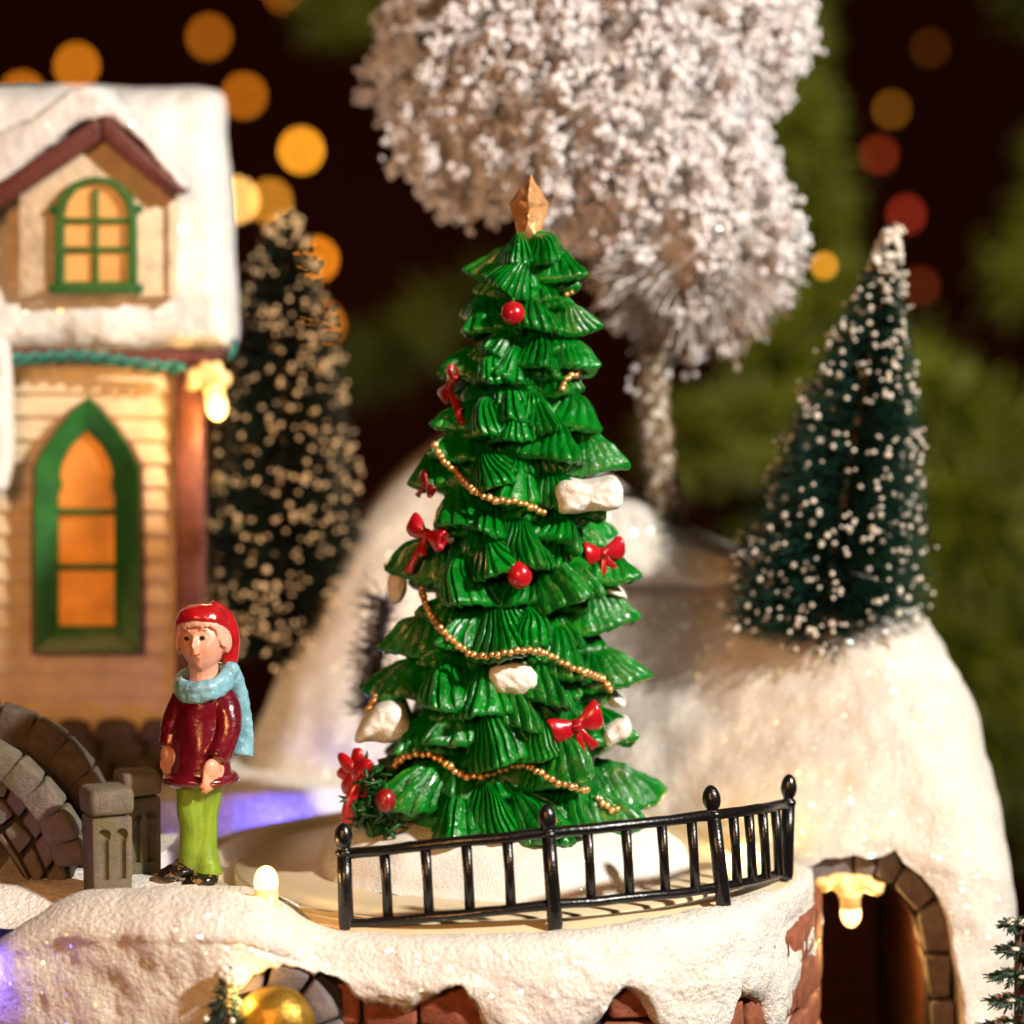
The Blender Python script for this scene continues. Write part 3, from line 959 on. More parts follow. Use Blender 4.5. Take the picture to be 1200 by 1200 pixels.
for q in (600, 665):
    MB().pxprism([(64, q - 4), (138, q - 4), (138, q + 4), (64, q + 4)], YH - .23, YH - .10).bevel(.02).build('muntin', M['frame'], win, angle=40)
MB().pxprism(mirror([(60, 742), (60, 560), (78, 520), (101, 496)], 101), YH - .15, YH - .13).build('pane', M['pane'], win, smooth=False)
# stone foundation
fnd = MB()
rg = random.Random(2)
for r, (yy, hh) in enumerate(((905, 30), (880, 30), (858, 24))):
    x = -260 + r * 15
    while x < 225:
        w = rg.uniform(38, 56)
        fnd.pxprism([(x + 3, yy + hh * .5), (x + w - 2, yy + hh * .5), (x + w - 2, yy - hh * .2), (x + w * .75, yy - hh * .55), (x + w * .25, yy - hh * .55), (x + 3, yy - hh * .2)], YH - .32 + .04 * rg.random(), YH + .3)
        x += w
fnd.bevel(.05, 2).build('foundation', M['stone_d'], house, angle=40)
MB().pxprism([(-260, 925), (225, 925), (225, 862), (-260, 862)], YH - .2, YH + 1).build('foundation_mortar', M['mortar'], house, smooth=False)
# snowy roof
roof_poly = [(-240, 100), (-100, 99), (0, 101), (60, 101), (110, 100), (180, 102), (235, 102), (257, 108), (263, 130), (264, 170), (270, 240), (274, 320), (278, 375), (276, 402), (262, 411), (200, 412), (100, 413), (0, 414), (-120, 415), (-240, 415)]
roof_y = lambda px, py: 4.1 + (412 - py) / 312 * 1.6
rf = pillow(roof_poly, roof_y, 44, .75, 1.6, (60, 262), N=420, K=46, noise_amp=((1.3, .12), (4, .04), (11, .015)), smooth=5)
roof = rf.build('roof', M['roof_snow'], house)
MB().pxprism([(-240, 428), (262, 428), (262, 408), (-240, 408)], 4.5, 7).bevel(.04).build('eave', M['trim'], house, angle=40)
# dormer
YD = 4.22
dorm = MB().pxprism([(22, 348), (22, 205), (118, 148), (200, 215), (200, 348)], YD, 6).bevel(.03).build('dormer', M['stucco'], house, angle=40)
dl = [(at(8, 380, YD + .25)), (at(8, 215, YD + .25)), at(26, 205, YD + .25), at(26, 380, YD + .25)]
MB().prism(dl, [p + Vector((0, 3, 0)) for p in dl]).build('side_post', M['stucco'], dorm, smooth=False)
MB().pxprism([(196, 350), (196, 222), (204, 226), (204, 350)], YD - .06, 5).bevel(.02).build('side_post', M['stucco'], dorm, angle=40)
for poly in ([(118, 134), (118, 164), (28, 224), (-40, 268), (-40, 238), (60, 172)], [(118, 134), (126, 134), (170, 178), (218, 224), (214, 229), (199, 222), (198, 232), (150, 190), (118, 164)]):
    MB().pxprism(poly, YD - .26, YD + .35).bevel(.04).wobble(.03, 3).build('bargeboard', M['trim'], dorm, angle=40)
dsn = MB()
for poly in ([(122, 136), (112, 101), (96, 99), (70, 112), (30, 142), (-60, 178), (-60, 246), (0, 214), (60, 170), (100, 140)], [(106, 128), (104, 100), (116, 102), (132, 120), (170, 162), (213, 212), (219, 225), (208, 217), (170, 177), (128, 135)]):
    dsn.pxprism(poly, YD - .2, 5.2)
dsn = dsn.remesh(.05, 10, .6).wobble(.05, 2.2).wobble(.02, 8)
dsn.build('dormer_snow', M['roof_snow'], dorm)
wo = mirror([(64, 338), (64, 290), (64, 250), (70, 228), (84, 214), (100, 208), (111, 207)], 112)
wi = mirror([(75, 330), (75, 290), (75, 252), (79, 236), (89, 222), (102, 216), (111, 215)], 112)
dw = MB().ring(wo, wi, YD - .14, YD + .05).bevel(.02).build('window', M['frame'], dorm, angle=40)
MB().pxprism([(56, 344), (56, 333), (167, 333), (167, 344)], YD - .2, YD - .02).bevel(.03).build('sill', M['frame'], dw, angle=40)
for poly in ([(108, 332), (108, 222), (115, 222), (115, 332)], [(74, 296), (74, 289), (150, 289), (150, 296)], [(74, 262), (74, 255), (150, 255), (150, 262)]):
    MB().pxprism(poly, YD - .10, YD - .03).bevel(.015).build('muntin', M['frame'], dw, angle=40)
for s in (-1, 1):
    MB().ball(at(112 + s * 50, 245, YD - .06), (.07, .06, .06), 2).build('bracket', M['frame'], dw)
MB().pxprism(mirror([(70, 335), (70, 246), (84, 222), (111, 211)], 112), YD - .035, YD - .02).build('pane', M['pane2'], dw, smooth=False)
# corner of a front wing: snow edge at the picture's left margin
wing = pillow([(-140, 392), (-30, 392), (3, 398), (10, 430), (11, 480), (13, 530), (8, 565), (-4, 580), (-60, 585), (-140, 590)], lambda a, b: 3.6, 14, .2, .7, (-65, 480), N=160, K=20, noise_amp=((2, .05), (7, .02)))
wing.build('porch_roof', M['roof_snow'], house)
# twisted teal wire under the eave
hel = []
for i in range(160):
    f = i / 159
    c = at(-40 + 256 * f, 418 + 3 * sin(f * 9) + 11 * f * f, 4.3)
    hel.append(c + Vector((0, .055 * sin(f * 40), .055 * cos(f * 40))))
hel2 = [p + Vector((0, -.11 * sin(i / 159 * 40), -.11 * cos(i / 159 * 40))) for i, p in enumerate(hel)]
wr = MB().tube(hel, .035, 8).tube(hel2, .035, 8)
wr.tube([at(274, 398, 4.6), at(275, 408, 4.5), at(268, 420, 4.4)], .035, 8)
tag(wr.build('light_wire', M['wire']), 'twisted teal wire of the light string under the house eave', 'wire')

# ================================================================== BRIDGE
YB = -2.3
bp = at(60, 1050, YB)
bridge = thing('stone_bridge', bp, 'humped grey stone bridge with square end pillars at the left', 'bridge')
def arc_stones(path, wpx, y0, y1, mat, n, name):
    pts = catmull([(a, b, 0) for a, b in path], 20)
    L = sum((a - b).length for a, b in zip(pts, pts[1:]))
    pts = resample(pts, L / (n * 6))
    for i in range(n):
        seg = pts[i * 6:(i + 1) * 6 + 1]
        if len(seg) < 3: break
        t = (seg[-1] - seg[0]).normalized(); nn = Vector((t.y, -t.x, 0))
        a, b = seg[0] + t * 1.2, seg[-1] - t * 1.2
        mid = (a + b) / 2 + nn * .6
        w = wpx * random.uniform(.9, 1.05)
        MB().pxprism([(a.x, a.y), (b.x, b.y), (b.x - nn.x * w, b.y - nn.y * w), (a.x - nn.x * w, a.y - nn.y * w)], y0 + random.uniform(-.03, .03), y1).bevel(.045, 2).wobble(.035, 3).build(name, mat, bridge, angle=45)
# front parapet coping and far parapet coping
arc_stones([(-90, 872), (-40, 868), (0, 876), (35, 900), (66, 934), (88, 972), (100, 1020)], 36, YB - .30, YB + .22, M['stone'], 7, 'coping_stone')
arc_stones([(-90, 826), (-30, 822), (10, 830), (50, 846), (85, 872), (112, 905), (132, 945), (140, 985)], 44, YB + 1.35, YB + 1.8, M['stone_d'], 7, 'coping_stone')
# front wall face with arch opening
face = [(-150, 900), (-40, 890), (0, 902), (30, 925), (58, 958), (76, 995), (86, 1040), (90, 1075), (60, 1066), (42, 1050), (22, 1020), (0, 985), (-30, 965), (-80, 955), (-150, 960)]
MB().pxprism(face, YB - .05, YB + .9).build('spandrel', M['mortar'], bridge, smooth=False)
fst = [[(-60, 900), (-20, 896), (-22, 925), (-58, 928)], [(-16, 897), (12, 914), (4, 936), (-18, 928)], [(15, 917), (36, 940), (22, 958), (6, 940)], [(39, 944), (54, 966), (40, 986), (25, 962)],
       [(-60, 932), (-24, 930), (-28, 958), (-60, 952)], [(-20, 932), (2, 940), (16, 956), (0, 968), (-22, 956)], [(19, 962), (36, 984), (22, 1002), (4, 974)], [(39, 990), (56, 972), (68, 1000), (54, 1020)],
       [(25, 1007), (37, 994), (52, 1024), (42, 1042)], [(55, 1027), (70, 1006), (78, 1034), (82, 1062), (64, 1058)], [(1, 977), (20, 1004), (38, 1042), (30, 1030), (12, 1002), (0, 985)]]
for q in fst:
    MB().pxprism(q, YB - .16, YB + .3).bevel(.035, 2).wobble(.02, 4).build('wall_stone', M['stone'], bridge, angle=45)
# far wall between, and deck
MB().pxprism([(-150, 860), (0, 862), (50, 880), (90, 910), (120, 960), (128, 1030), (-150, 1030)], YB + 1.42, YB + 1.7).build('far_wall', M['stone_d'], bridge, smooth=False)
deck = [(-150, 925), (0, 922), (40, 945), (70, 985), (88, 1045), (78, 1050), (55, 1000), (20, 965), (-150, 950)]
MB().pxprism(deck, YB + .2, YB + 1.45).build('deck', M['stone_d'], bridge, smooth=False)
def pillar(px0, px1, pt, pb, y, cap_h):
    cx = (px0 + px1) / 2; w = px1 - px0
    sx = w * upx(y)
    a, b = at(cx, pt, y), at(cx, pb + 14, y)
    rot = Matrix.Rotation(radians(22), 3, 'Z')
    sw = sx / (cos(radians(22)) + sin(radians(22)))
    H = a.z - b.z; ch = cap_h * upx(y)
    cu = MB()
    for d in (-.2, .2):
        pp_ = Vector((a.x, y, 0)) + rot @ Vector((d * sw, -sw * .475, 0))
        for zz_ in range(1):
            cu.tube([(pp_.x, pp_.y, b.z + .22 * H), (pp_.x, pp_.y, b.z + (H - ch) * .78)], .055, 12)
            cu.ball((pp_.x, pp_.y, b.z + (H - ch) * .80), .075, 3)
    cuo = bpy.data.objects.new('cut', cu.mesh()); C.objects.link(cuo)
    q = MB().box((a.x, y, b.z + (H - ch) / 2), (sw * .93, sw * .93, H - ch), rot).bevel(.04, 2).mods(('BOOLEAN', dict(operation='DIFFERENCE', object=cuo, solver='EXACT', use_self=True))).wobble(.02, 3).build('pillar', M['stone'], bridge, angle=35)
    bpy.data.objects.remove(cuo)
    MB().box((a.x, y, a.z - ch / 2 + .01), (sw * 1.02, sw * 1.02, ch - .015), rot).bevel(.07, 3).wobble(.03, 3).build('cap', M['stone'], q, angle=45)
pillar(90, 159, 921, 1042, -3.0, 34)
pillar(130, 192, 902, 1022, -1.9, 30)

# ================================================================== SMALL ARCH AT THE FRONT
sa = thing('stone_arch', at(320, 1300, -4.3), 'small grey stone arch under the front snow bank', 'arch')
cxa, cya = 300, 1238
for i in range(6):
    a0 = radians(-8 + i * 30 + 2); a1 = radians(-8 + (i + 1) * 30 - 2)
    poly = []
    for k in range(4):
        a = a0 + (a1 - a0) * k / 3; poly.append((cxa + 106 * cos(a), cya - 112 * sin(a)))
    for k in range(4):
        a = a1 + (a0 - a1) * k / 3; poly.append((cxa + 66 * cos(a), cya - 76 * sin(a)))
    MB().pxprism(poly, -4.42, -3.5).bevel(.04, 2).wobble(.03, 3).build('arch_stone', M['arch'], sa, angle=45)
MB().pxprism([(170, 1400), (170, 1160), (220, 1130), (300, 1122), (360, 1130), (400, 1160), (410, 1400)], -4.2, -3.4).build('mortar', M['mortar'], sa, smooth=False)
gp = at(322, 1205, -4.6)
tag(MB().ball(gp, (.44, .36, .46), 4, None, .04).build('gold_dome', M['dullgold']), 'dull gold dome under the small stone arch', 'ornament')

# ================================================================== BOTTLE BRUSH TREES
def brush(base, apex, prof, nb, nbead, bm_, beadm, label, br=.012, bead=(.03, .06), seed=1, droop=.25, side=None):
    rg = random.Random(seed)
    base, apex = Vector(base), Vector(apex)
    ax = (apex - base); L = ax.length; ax.normalize()
    a = Vector((0, 1, 0)); a = (a - ax * a.dot(ax)).normalized(); b = ax.cross(a)
    o = thing('bottle_brush_tree', base, label, 'bottle brush tree', 'bottle brush trees')
    MB().tube([base - ax * .1, base + ax * L * .5, apex - ax * .05], [.07, .05, .03], 8).build('trunk', M['trunk'], o)
    cr, sn = MB(), MB()
    tips = []
    for i in range(nb):
        f = rg.random() ** 1.25
        # spiral bands of wire
        w = rg.uniform(0, 2 * pi)
        fb = f + .012 * sin(w * 1 + f * 160)
        R = lerp_tab(prof, max(0, fb)) * rg.uniform(.72, 1.06)
        d = a * cos(w) + b * sin(w)
        c = base + ax * fb * L
        k = rg.uniform(-.5, .6) * droop
        m1 = c + d * R * .55 + ax * (R * .10 * k)
        e = c + d * R + ax * (R * (k - .25 * droop)) + Vector((rg.gauss(0, .03), rg.gauss(0, .03), rg.gauss(0, .03)))
        cr.tube([c, m1, e], [br, br * .9, br * .5], 3, cap=False)
        tips.append((e, d, f))
    rg.shuffle(tips)
    tips = [q for q in tips if n3(q[0], 2.4, seed) > -.02 or rg.random() < .3]
    for e, d, f in tips[:nbead]:
        r = rg.uniform(*bead) * (1.3 if rg.random() < .1 else 1)
        sn.ball(e, (r, r, r * rg.uniform(.8, 1.1)), 1 if nbead > 1500 else 2)
        if rg.random() < .25: sn.ball(e + Vector((rg.gauss(0, r), rg.gauss(0, r), rg.gauss(0, r))), r * .8, 2)
    # frosted tip
    for i in range(30):
        f = rg.uniform(.93, 1.0); w = rg.uniform(0, 2 * pi); R = lerp_tab(prof, f) * .9
        sn.ball(base + ax * L * f + (a * cos(w) + b * sin(w)) * R, rg.uniform(.03, .06), 2, None, .3)
    cr.build('crown', bm_, o)
    sn.build('frosting', beadm, o)
    return o
HB = hill_bvh.ray_cast(CAM, ray(965, 745).normalized())[0]
YR = HB.y + .55
brush(at(960, 746, YR), at(1046, 268, YR + .3), [(0, 1.2), (.08, 1.32), (.2, 1.24), (.4, 1.0), (.55, .82), (.7, .6), (.83, .36), (.92, .2), (1, .08)], 8500, 900, M['bristle'], M['bead_snow'],
      'dark green frosted bottle brush tree on the snow hill at right', seed=3, bead=(.016, .038), br=.010)
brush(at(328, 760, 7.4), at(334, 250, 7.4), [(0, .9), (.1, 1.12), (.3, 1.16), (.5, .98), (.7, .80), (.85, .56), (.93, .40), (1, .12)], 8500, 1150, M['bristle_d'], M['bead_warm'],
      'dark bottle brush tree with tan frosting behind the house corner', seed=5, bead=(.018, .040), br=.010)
brush(at(262, 1290, -4.75), at(268, 1135, -4.75), [(0, .5), (.5, .3), (1, .06)], 700, 40, M['bristle'], M['bead_snow'], 'tiny dark green bottle brush tree tip under the small stone arch', seed=6, bead=(.02, .04))

# purple-grey tinsel twig left of the tree foot
rg = random.Random(9)
tw_ = MB()
for i in range(420):
    f = rg.random()
    c = at(455 - 20 * f, 700 + 140 * f, 3.0 - .5 * f)
    d = Vector((rg.gauss(-.5, .6), rg.gauss(-.4, .6), rg.gauss(.05, .45))).normalized()
    tw_.tube([c, c + d * rg.uniform(.18, .5)], [.012, .006], 3, cap=False)
tw_.tube([at(457, 690, 3.0), at(447, 770, 2.8), at(434, 850, 2.5)], .035, 6)
tag(tw_.build('bristle_twig', mat_plain('grey_violet_bristle', (.10, .08, .12), .5)), 'thin grey violet bristle twig left of the decorated tree, before the snow slope', 'twig')

# right corner small plastic pine
pn = thing('pine_tree', at(1195, 1330, -1.6), 'small dark plastic pine with flat tiers at the lower right corner', 'pine tree')
base, apexp = at(1197, 1330, -1.6), at(1193, 1082, -1.6)
MB().tube([base, apexp], [.1, .04], 8).build('trunk', M['bark'], pn)
cr, sn = MB(), MB()
rg = random.Random(12)
for i in range(9):
    f = i / 8.5
    c = apexp.lerp(base, f) + Vector((0, 0, .02))
    R = .13 + .52 * f
    nb = 10
    for j in range(nb):
        w = 2 * pi * j / nb + i * .5
        d = Vector((cos(w), sin(w), -.28 + .2 * f)).normalized()
        Rr = R * rg.uniform(.85, 1.1)
        cr.tube([c, c + d * Rr], [.03, .02], 5)
        for q in range(26):
            s = rg.uniform(.1, 1) * Rr
            e = Vector((rg.gauss(0, 1), rg.gauss(0, 1), rg.gauss(0, .7))).normalized()
            cr.tube([c + d * s, c + d * (s + .09) + e * .08], [.014, .007], 4, cap=False)
        if rg.random() < .5: sn.ball(c + d * Rr * rg.uniform(.5, 1) + Vector((0, 0, .03)), (.05, .05, .025), 2, None, .3)
for q in range(12): sn.ball(apexp + Vector((rg.gauss(0, .05), rg.gauss(0, .05), rg.gauss(-.04, .05))), .035, 2, None, .3)
cr.build('crown', mat_plain('pine_green', (.03, .06, .035), .5, .5, 4), pn)
sn.build('frosting', M['bead_snow'], pn)

# ================================================================== FLOCKED TREE
YF = 6.0
fb = at(792, 632, 5.6)
ft = thing('flocked_tree', fb, 'tall white flocked tree with puffy round crowns on a frosted wire trunk', 'flocked tree')
pts = catmull([at(792, 640, 5.6), at(776, 560, 5.7), at(766, 480, 5.8), at(768, 420, 5.9), at(790, 330, YF)], 10)
for k in range(2):
    tm = []
    for i, p in enumerate(pts):
        w = i * .75 + k * pi
        tm.append(p + Vector((cos(w) * .1, sin(w) * .1, 0)))
    MB().tube(tm, [.15] * len(tm), 10).wobble(.03, 6).build('trunk', M['trunk'], ft)
lobes = [(560, 90, 118, 1.1), (620, 20, 150, .8), (740, -10, 175, .9), (700, 120, 150, .2), (560, 160, 92, .6), (850, 45, 92, .8), (905, 32, 48, .6), (815, 205, 96, .4), (815, 290, 122, 0.0), (690, 190, 88, .6), (880, 20, 60, 1.0)]
E = []
for a, b, r, dy in lobes:
    y = YF + dy
    E.append((at(a, b, y), r * upx(y)))
crw, stm, cor = MB(), MB(), MB()
rg = random.Random(21)
for c, r in E:
    cor.ball(c, r * .70, 4, None, .2)
    n = int(82 * r * r) + 25
    for i in range(n):
        z = 1 - 2 * (i + .5) / n
        w = i * 2.399963 + rg.gauss(0, .15)
        q = sqrt(max(0, 1 - z * z))
        d = Vector((q * cos(w), q * sin(w), z))
        if d.y > .5: continue
        p = c + d * r * (rg.uniform(.84, 1.08) + .08 * n3(c + d * r, 1.2, 3))
        if any((p - c2).length < r2 * .84 for c2, r2 in E if c2 is not c): continue
        under = d.z < -.05 and r > 1.25 and c.z < at(600, 270, YF).z + .6
        if under and rg.random() < .75:
            for k in range(26):
                e = p + Vector((rg.gauss(0, .14), rg.gauss(0, .14), rg.gauss(0, .14)))
                stm.tube([c + (e - c) * .5, e], [.014, .010], 3, cap=False)
                if rg.random() < .35: crw.ball(e, rg.uniform(.015, .03), 1)
            continue
        cs = rg.uniform(.06, .105)
        for k in range(20):
            e = p + Vector((rg.gauss(0, cs), rg.gauss(0, cs), rg.gauss(0, cs)))
            sz = rg.uniform(.025, .056)
            crw.ball(e, (sz, sz * rg.uniform(.8, 1.2), sz * rg.uniform(.8, 1.3)), 1, None, .5)
            if k % 3 == 0: stm.tube([c + (e - c) * .6, e], [.014, .012], 3, cap=False)
# stray clumps on the trunk
for i in range(16):
    p = pts[rg.randrange(22, len(pts))]
    crw.ball(p + Vector((rg.gauss(0, .16), rg.gauss(-.1, .1), rg.gauss(0, .1))), rg.uniform(.03, .09), 1, None, .4)
cor.build('crown_core', M['core'], ft)
stm.build('crown_stems', M['flock_stem'], ft)
crw.build('crown', M['flock'], ft)

# ================================================================== PERSON
YP = -2.3
def B(px, py, dy=0): return at(px, py, YP) + Vector((0, dy, 0))
U = upx(YP)
pb = B(228, 1036)
person = None
body = MB()
yaw = radians(-14)
RH = Matrix.Rotation(yaw, 3, 'Z') @ Matrix.Rotation(radians(-4), 3, 'Y') @ Matrix.Rotation(radians(-9), 3, 'X')
HC = B(238, 751)
hx, hy, hz = 29 * U, 30 * U, 39 * U
def head_pt(d):
    # d unit vector: x image right, -y towards the face, z up
    p = Vector((d.x * hx, d.y * hy, d.z * hz))
    front_ = max(0, -d.y)
    jaw = sstep(.0, -1, d.z)
    p.x *= 1 - .30 * jaw; p.y *= 1 - .10 * jaw
    def g(x, z, s): return math.exp(-(((d.x - x) / s) ** 2 + ((d.z - z) / s) ** 2)) * front_
    amp = 0
    amp += .17 * g(0, -.10, .11) + .22 * g(0, -.20, .11) + .12 * g(0, .05, .09)
    amp -= .13 * (g(-.33, .06, .17) + g(.33, .06, .17))
    amp += .06 * (g(-.33, .24, .2) + g(.33, .24, .2))
    amp += .10 * (g(-.42, -.28, .26) + g(.42, -.28, .26))
    amp += .10 * (g(0, -.42, .14) + g(.1, -.42, .12) + g(-.1, -.42, .12)) - .06 * g(0, -.455, .05) - .07 * g(0, -.58, .1)
    amp += .12 * g(0, -.75, .2)
    p += d * amp * hx
    return p
v, f = ico(6)
body.add([HC + RH @ head_pt(p) for p in v], f)
for s in (-1, 1):
    body.ball(HC + RH @ Vector((s * hx * .98, .05 * hy, -.05 * hz)), (.06, .09, .13), 3, RH)
    body.ball(HC + RH @ Vector((s * hx * .33, -hy * .80, .07 * hz)), (.052, .04, .036), 3, RH)
body.tube([B(238, 775), B(239, 790), B(240, 812)], [.17, .16, .2], 16)
# torso, arms, legs as tapered limbs
body.tube([B(240, 805), B(238, 825), B(236, 860), B(236, 895), B(234, 908)], [.17, .19, .2, .18, .12], 18)
arms = {'near': [B(262, 820, -.08), B(268, 852, -.16), B(255, 884, -.28)], 'far': [B(212, 820, .06), B(203, 850, .03), B(198, 876, -.02)]}
for a in arms.values(): body.tube(catmull(a, 5), [.085 - .001 * i for i in range(11)], 12)
for a, b_, c_ in ((B(224, 915, -.02), B(224, 970, -.04), B(221, 1022, 0)), (B(246, 915, .0), B(242, 970, .02), B(243, 1028, .02))):
    body.tube(catmull([a, b_, c_], 5), [.095 - .002 * i for i in range(11)], 14)
    body.ball(c_ + Vector((-.05, -.04, -.0)), (.1, .08, .05), 2)
# hands: palm, four fingers curled, thumb
def hand(p, down, out, s=1.0):
    down, out = Vector(down).normalized(), Vector(out).normalized()
    side = down.cross(out).normalized()
    rot = Matrix((side, out, -down)).transposed()
    body.ball(p + down * .12 * s, Vector((.125, .08, .13)) * s, 3, rot)
    for i in range(4):
        q = p + down * (.2 - .012 * abs(i - 1.3)) * s + side * (-.093 + .062 * i) * s
        l = (.11, .125, .12, .095)[i] * s
        k1 = q + down * l + out * .015 * s
        k2 = k1 + (down * .9 + out * -.42).normalized() * l * .65
        k3 = k2 + (out * -.75 + down * .6).normalized() * l * .45
        body.tube(catmull([q - down * .05 * s, q, k1, k2, k3], 4), [.036 * s - .0007 * j for j in range(17)], 9)
    q = p + down * .06 * s - side * .10 * s
    body.tube(catmull([q, q + (down * .5 - side * .8).normalized() * .09 * s, q + (down * 1.0 - side * .45 ).normalized() * .17 * s, q + (down + side * .1).normalized() * .23 * s], 4), [.042 * s - .001 * j for j in range(13)], 9)
hand(B(253, 883, -.36), (-.20, -.06, -1), (.75, -.65, .0), .9)
hand(B(198, 872, -.04), (-.1, -.1, -1), (-.8, -.6, 0), .85)
body = body.remesh(.0125, 3, .5)
person = body.build('person', M['skin'], base=pb)
tag(person, 'child figurine in red cap, pale blue scarf, burgundy coat and lime trousers on the snow', 'figurine')
for s in (-1, 1):
    MB().ball(HC + RH @ Vector((s * hx * .33 - .004, -hy * .925, .065 * hz)), (.032, .018, .026), 3, RH).build('eye', M['eye'], person)
    br_ = [HC + RH @ Vector((s * hx * k, -hy * (1.0 - .09 * abs(k * 2)), hz * (.27 + .06 * sin((k - .2) * 10)))) for k in (.2, .3, .4, .5)]
    MB().tube(br_, [.008, .014, .013, .006], 6).build('eyebrow', M['hair'], person)
MB().tube(catmull([HC + RH @ Vector((x * hx, -hy * (.975 - .12 * abs(x)), -.435 * hz + .035 * hz * abs(x) * 3)) for x in (-.2, -.08, .02, .12, .22)], 4), [.006 + .018 * sin(pi * i / 16) for i in range(17)], 8).build('mouth', M['lip'], person)
# hair: fringe locks and side locks under the cap
hr = MB()
rg = random.Random(31)
for i in range(46):
    w = -2.2 + 4.4 * i / 45
    d0 = Vector((sin(w) * .62, -cos(w) * .62, .70)); d1 = Vector((sin(w) * .86, -cos(w) * .86, .52 + .05 * rg.random()))
    low_ = (.36 if abs(w) < .75 else .36 - .62 * sstep(.75, 1.25, abs(w))) + rg.uniform(-.06, .06)
    d2 = Vector((sin(w + .06 * rg.gauss(0, 1)) * 1.0, -cos(w) * 1.0, low_))
    P_ = [HC + RH @ Vector((d.x * hx * 1.06, d.y * hy * 1.06, d.z * hz * 1.02)) for d in (d0, d1, d2)]
    hr.tube(catmull(P_, 5), [.045, .045, .045, .045, .043, .041, .038, .034, .028, .02, .010], 8)
hr.remesh(.016, 1, .4).build('hair', M['hair'], person)
# cap: dome, rim, drooping tail
cap = MB()
rows = []
for i in range(15):
    t_ = i / 14
    row = []
    for j in range(40):
        w = 2 * pi * j / 40
        el = -.02 + t_ * pi / 2 * 1.0
        # rim higher at the face, lower at the nape
        rim = .36 + .34 * cos(w) - .05
        zz_ = rim + (1.13 - rim) * sin(el) if t_ > 0 else rim - .04
        rr = cos(el) ** .55 * 1.14 * (1 + .03 * n3((cos(w), sin(w), t_), 3))
        row.append(HC + RH @ Vector((sin(w) * rr * hx, -cos(w) * rr * hy, zz_ * hz * .98)))
    rows.append(row)
cap.grid(rows, True)
cap.f.append(list(range(len(cap.v) - 40, len(cap.v))))
cap.f.append(list(range(0, 40))[::-1])
cap.tube(catmull([B(244, 718, .02), B(258, 726, .1), B(266, 742, .14), B(269, 762, .14), B(267, 780, .12)], 5), [.15 - .003 * i for i in range(21)], 14)
cap.remesh(.02, 4).wobble(.012, 7).build('cap', M['cap'], person)
# scarf
sf = MB()
ringp = []
for j in range(33):
    w = 2 * pi * j / 32
    ringp.append(B(238 + 27 * sin(w), 796 + 7 * cos(w) - 4 * sin(w)) + Vector((0, -.27 * cos(w), 0)))
sf.tube(ringp, .09, 14)
sf.tube([p + Vector((0, 0, -.07)) for p in ringp], .085, 14)
sf.ball(B(270, 785, .0), (.1, .1, .1), 3)
sf.tube(catmull([B(268, 784, .05), B(277, 808, .14), B(281, 840, .18), B(283, 865, .18), B(281, 888, .14)], 5), [.1 + .0015 * i for i in range(21)], 14, flat=.8, up=(0, -1, 0))
sf.remesh(.022, 3).wobble(.02, 6).wobble(.01, 16).build('scarf', M['scarf'], person)
# coat with sleeves
ct = MB()
secs = [(802, 239, 19, .20), (810, 239, 27, .25), (820, 238, 31, .27), (840, 237, 33, .29), (865, 236, 36, .32), (890, 235, 39, .35), (903, 235, 40, .37), (914, 235, 40.5, .375), (919, 235, 38, .35)]
rows = []
for i, (py, cx, rx, ry) in enumerate(secs):
    c = B(cx, py)
    row = []
    for j in range(40):
        w = 2 * pi * j / 40
        fold = 1 + .03 * sin(5 * w + 1) * (i / 8)
        row.append(c + Vector((rx * .90 * U * sin(w) * fold, -ry * cos(w) * fold, .02 * sin(w) * i / 8)))
    rows.append(row)
ct.grid(rows, True)
ct.f.append(list(range(40))[::-1]); ct.f.append([len(ct.v) - 40 + j for j in range(40)])
ct.tube(catmull([B(258, 814, -.02), B(266, 830, -.10), B(269, 852, -.17), B(262, 872, -.25), B(256, 884, -.30)], 5), [.15, .16, .165, .165, .165, .165, .165, .16, .16, .155, .15, .148, .145, .142, .14, .14, .138, .136, .135, .134, .132], 14)
ct.tube(catmull([B(215, 816, .02), B(206, 838, .02), B(200, 858, .0), B(198, 874, -.03)], 5), [.14] * 10 + [.125] * 6, 14)
ct.tube([B(235 + 40 * sin(2 * pi * j / 32), 911) + Vector((0, -.375 * cos(2 * pi * j / 32), 0)) for j in range(33)], .055, 8)
ct.remesh(.022, 4).wobble(.014, 5).build('coat', M['coat'], person)
# trousers and shoes
tr_ = MB()
tr_.tube(catmull([B(222, 908, -.04), B(222, 940, -.06), B(225, 975, -.05), B(223, 1000, -.03), B(221, 1020, .0)], 5), [q * .93 for q in (.165, .165, .162, .16, .158, .155, .15, .148, .145, .145, .142, .14, .14, .14, .142, .145, .15, .152, .155, .16, .16)], 16)
tr_.tube(catmull([B(246, 908, .02), B(243, 940, .03), B(240, 975, .02), B(241, 1000, .0), B(245, 1027, -.02)], 5), [q * .92 for q in (.17, .17, .168, .165, .162, .16, .155, .15, .148, .148, .148, .15, .15, .152, .155, .158, .16, .165, .17, .172, .172)], 16)
tr_.remesh(.022, 6).wobble(.02, 4).build('trousers', M['trouser'], person)
for (a, b_, dy) in ((210, 1018, -.1), (236, 1029, -.14)):
    s = MB().ball(B(a, b_, dy), (.19, .15, .085), 3, None, .2).ball(B(a - 10, b_ + 4, dy - .05), (.13, .12, .06), 3, None, .25).ball(B(a + 8, b_ - 4, dy + .1), (.13, .13, .11), 3, None, .2)
    s.remesh(.02, 2).wobble(.02, 7).build('shoe', M['shoe'], person)

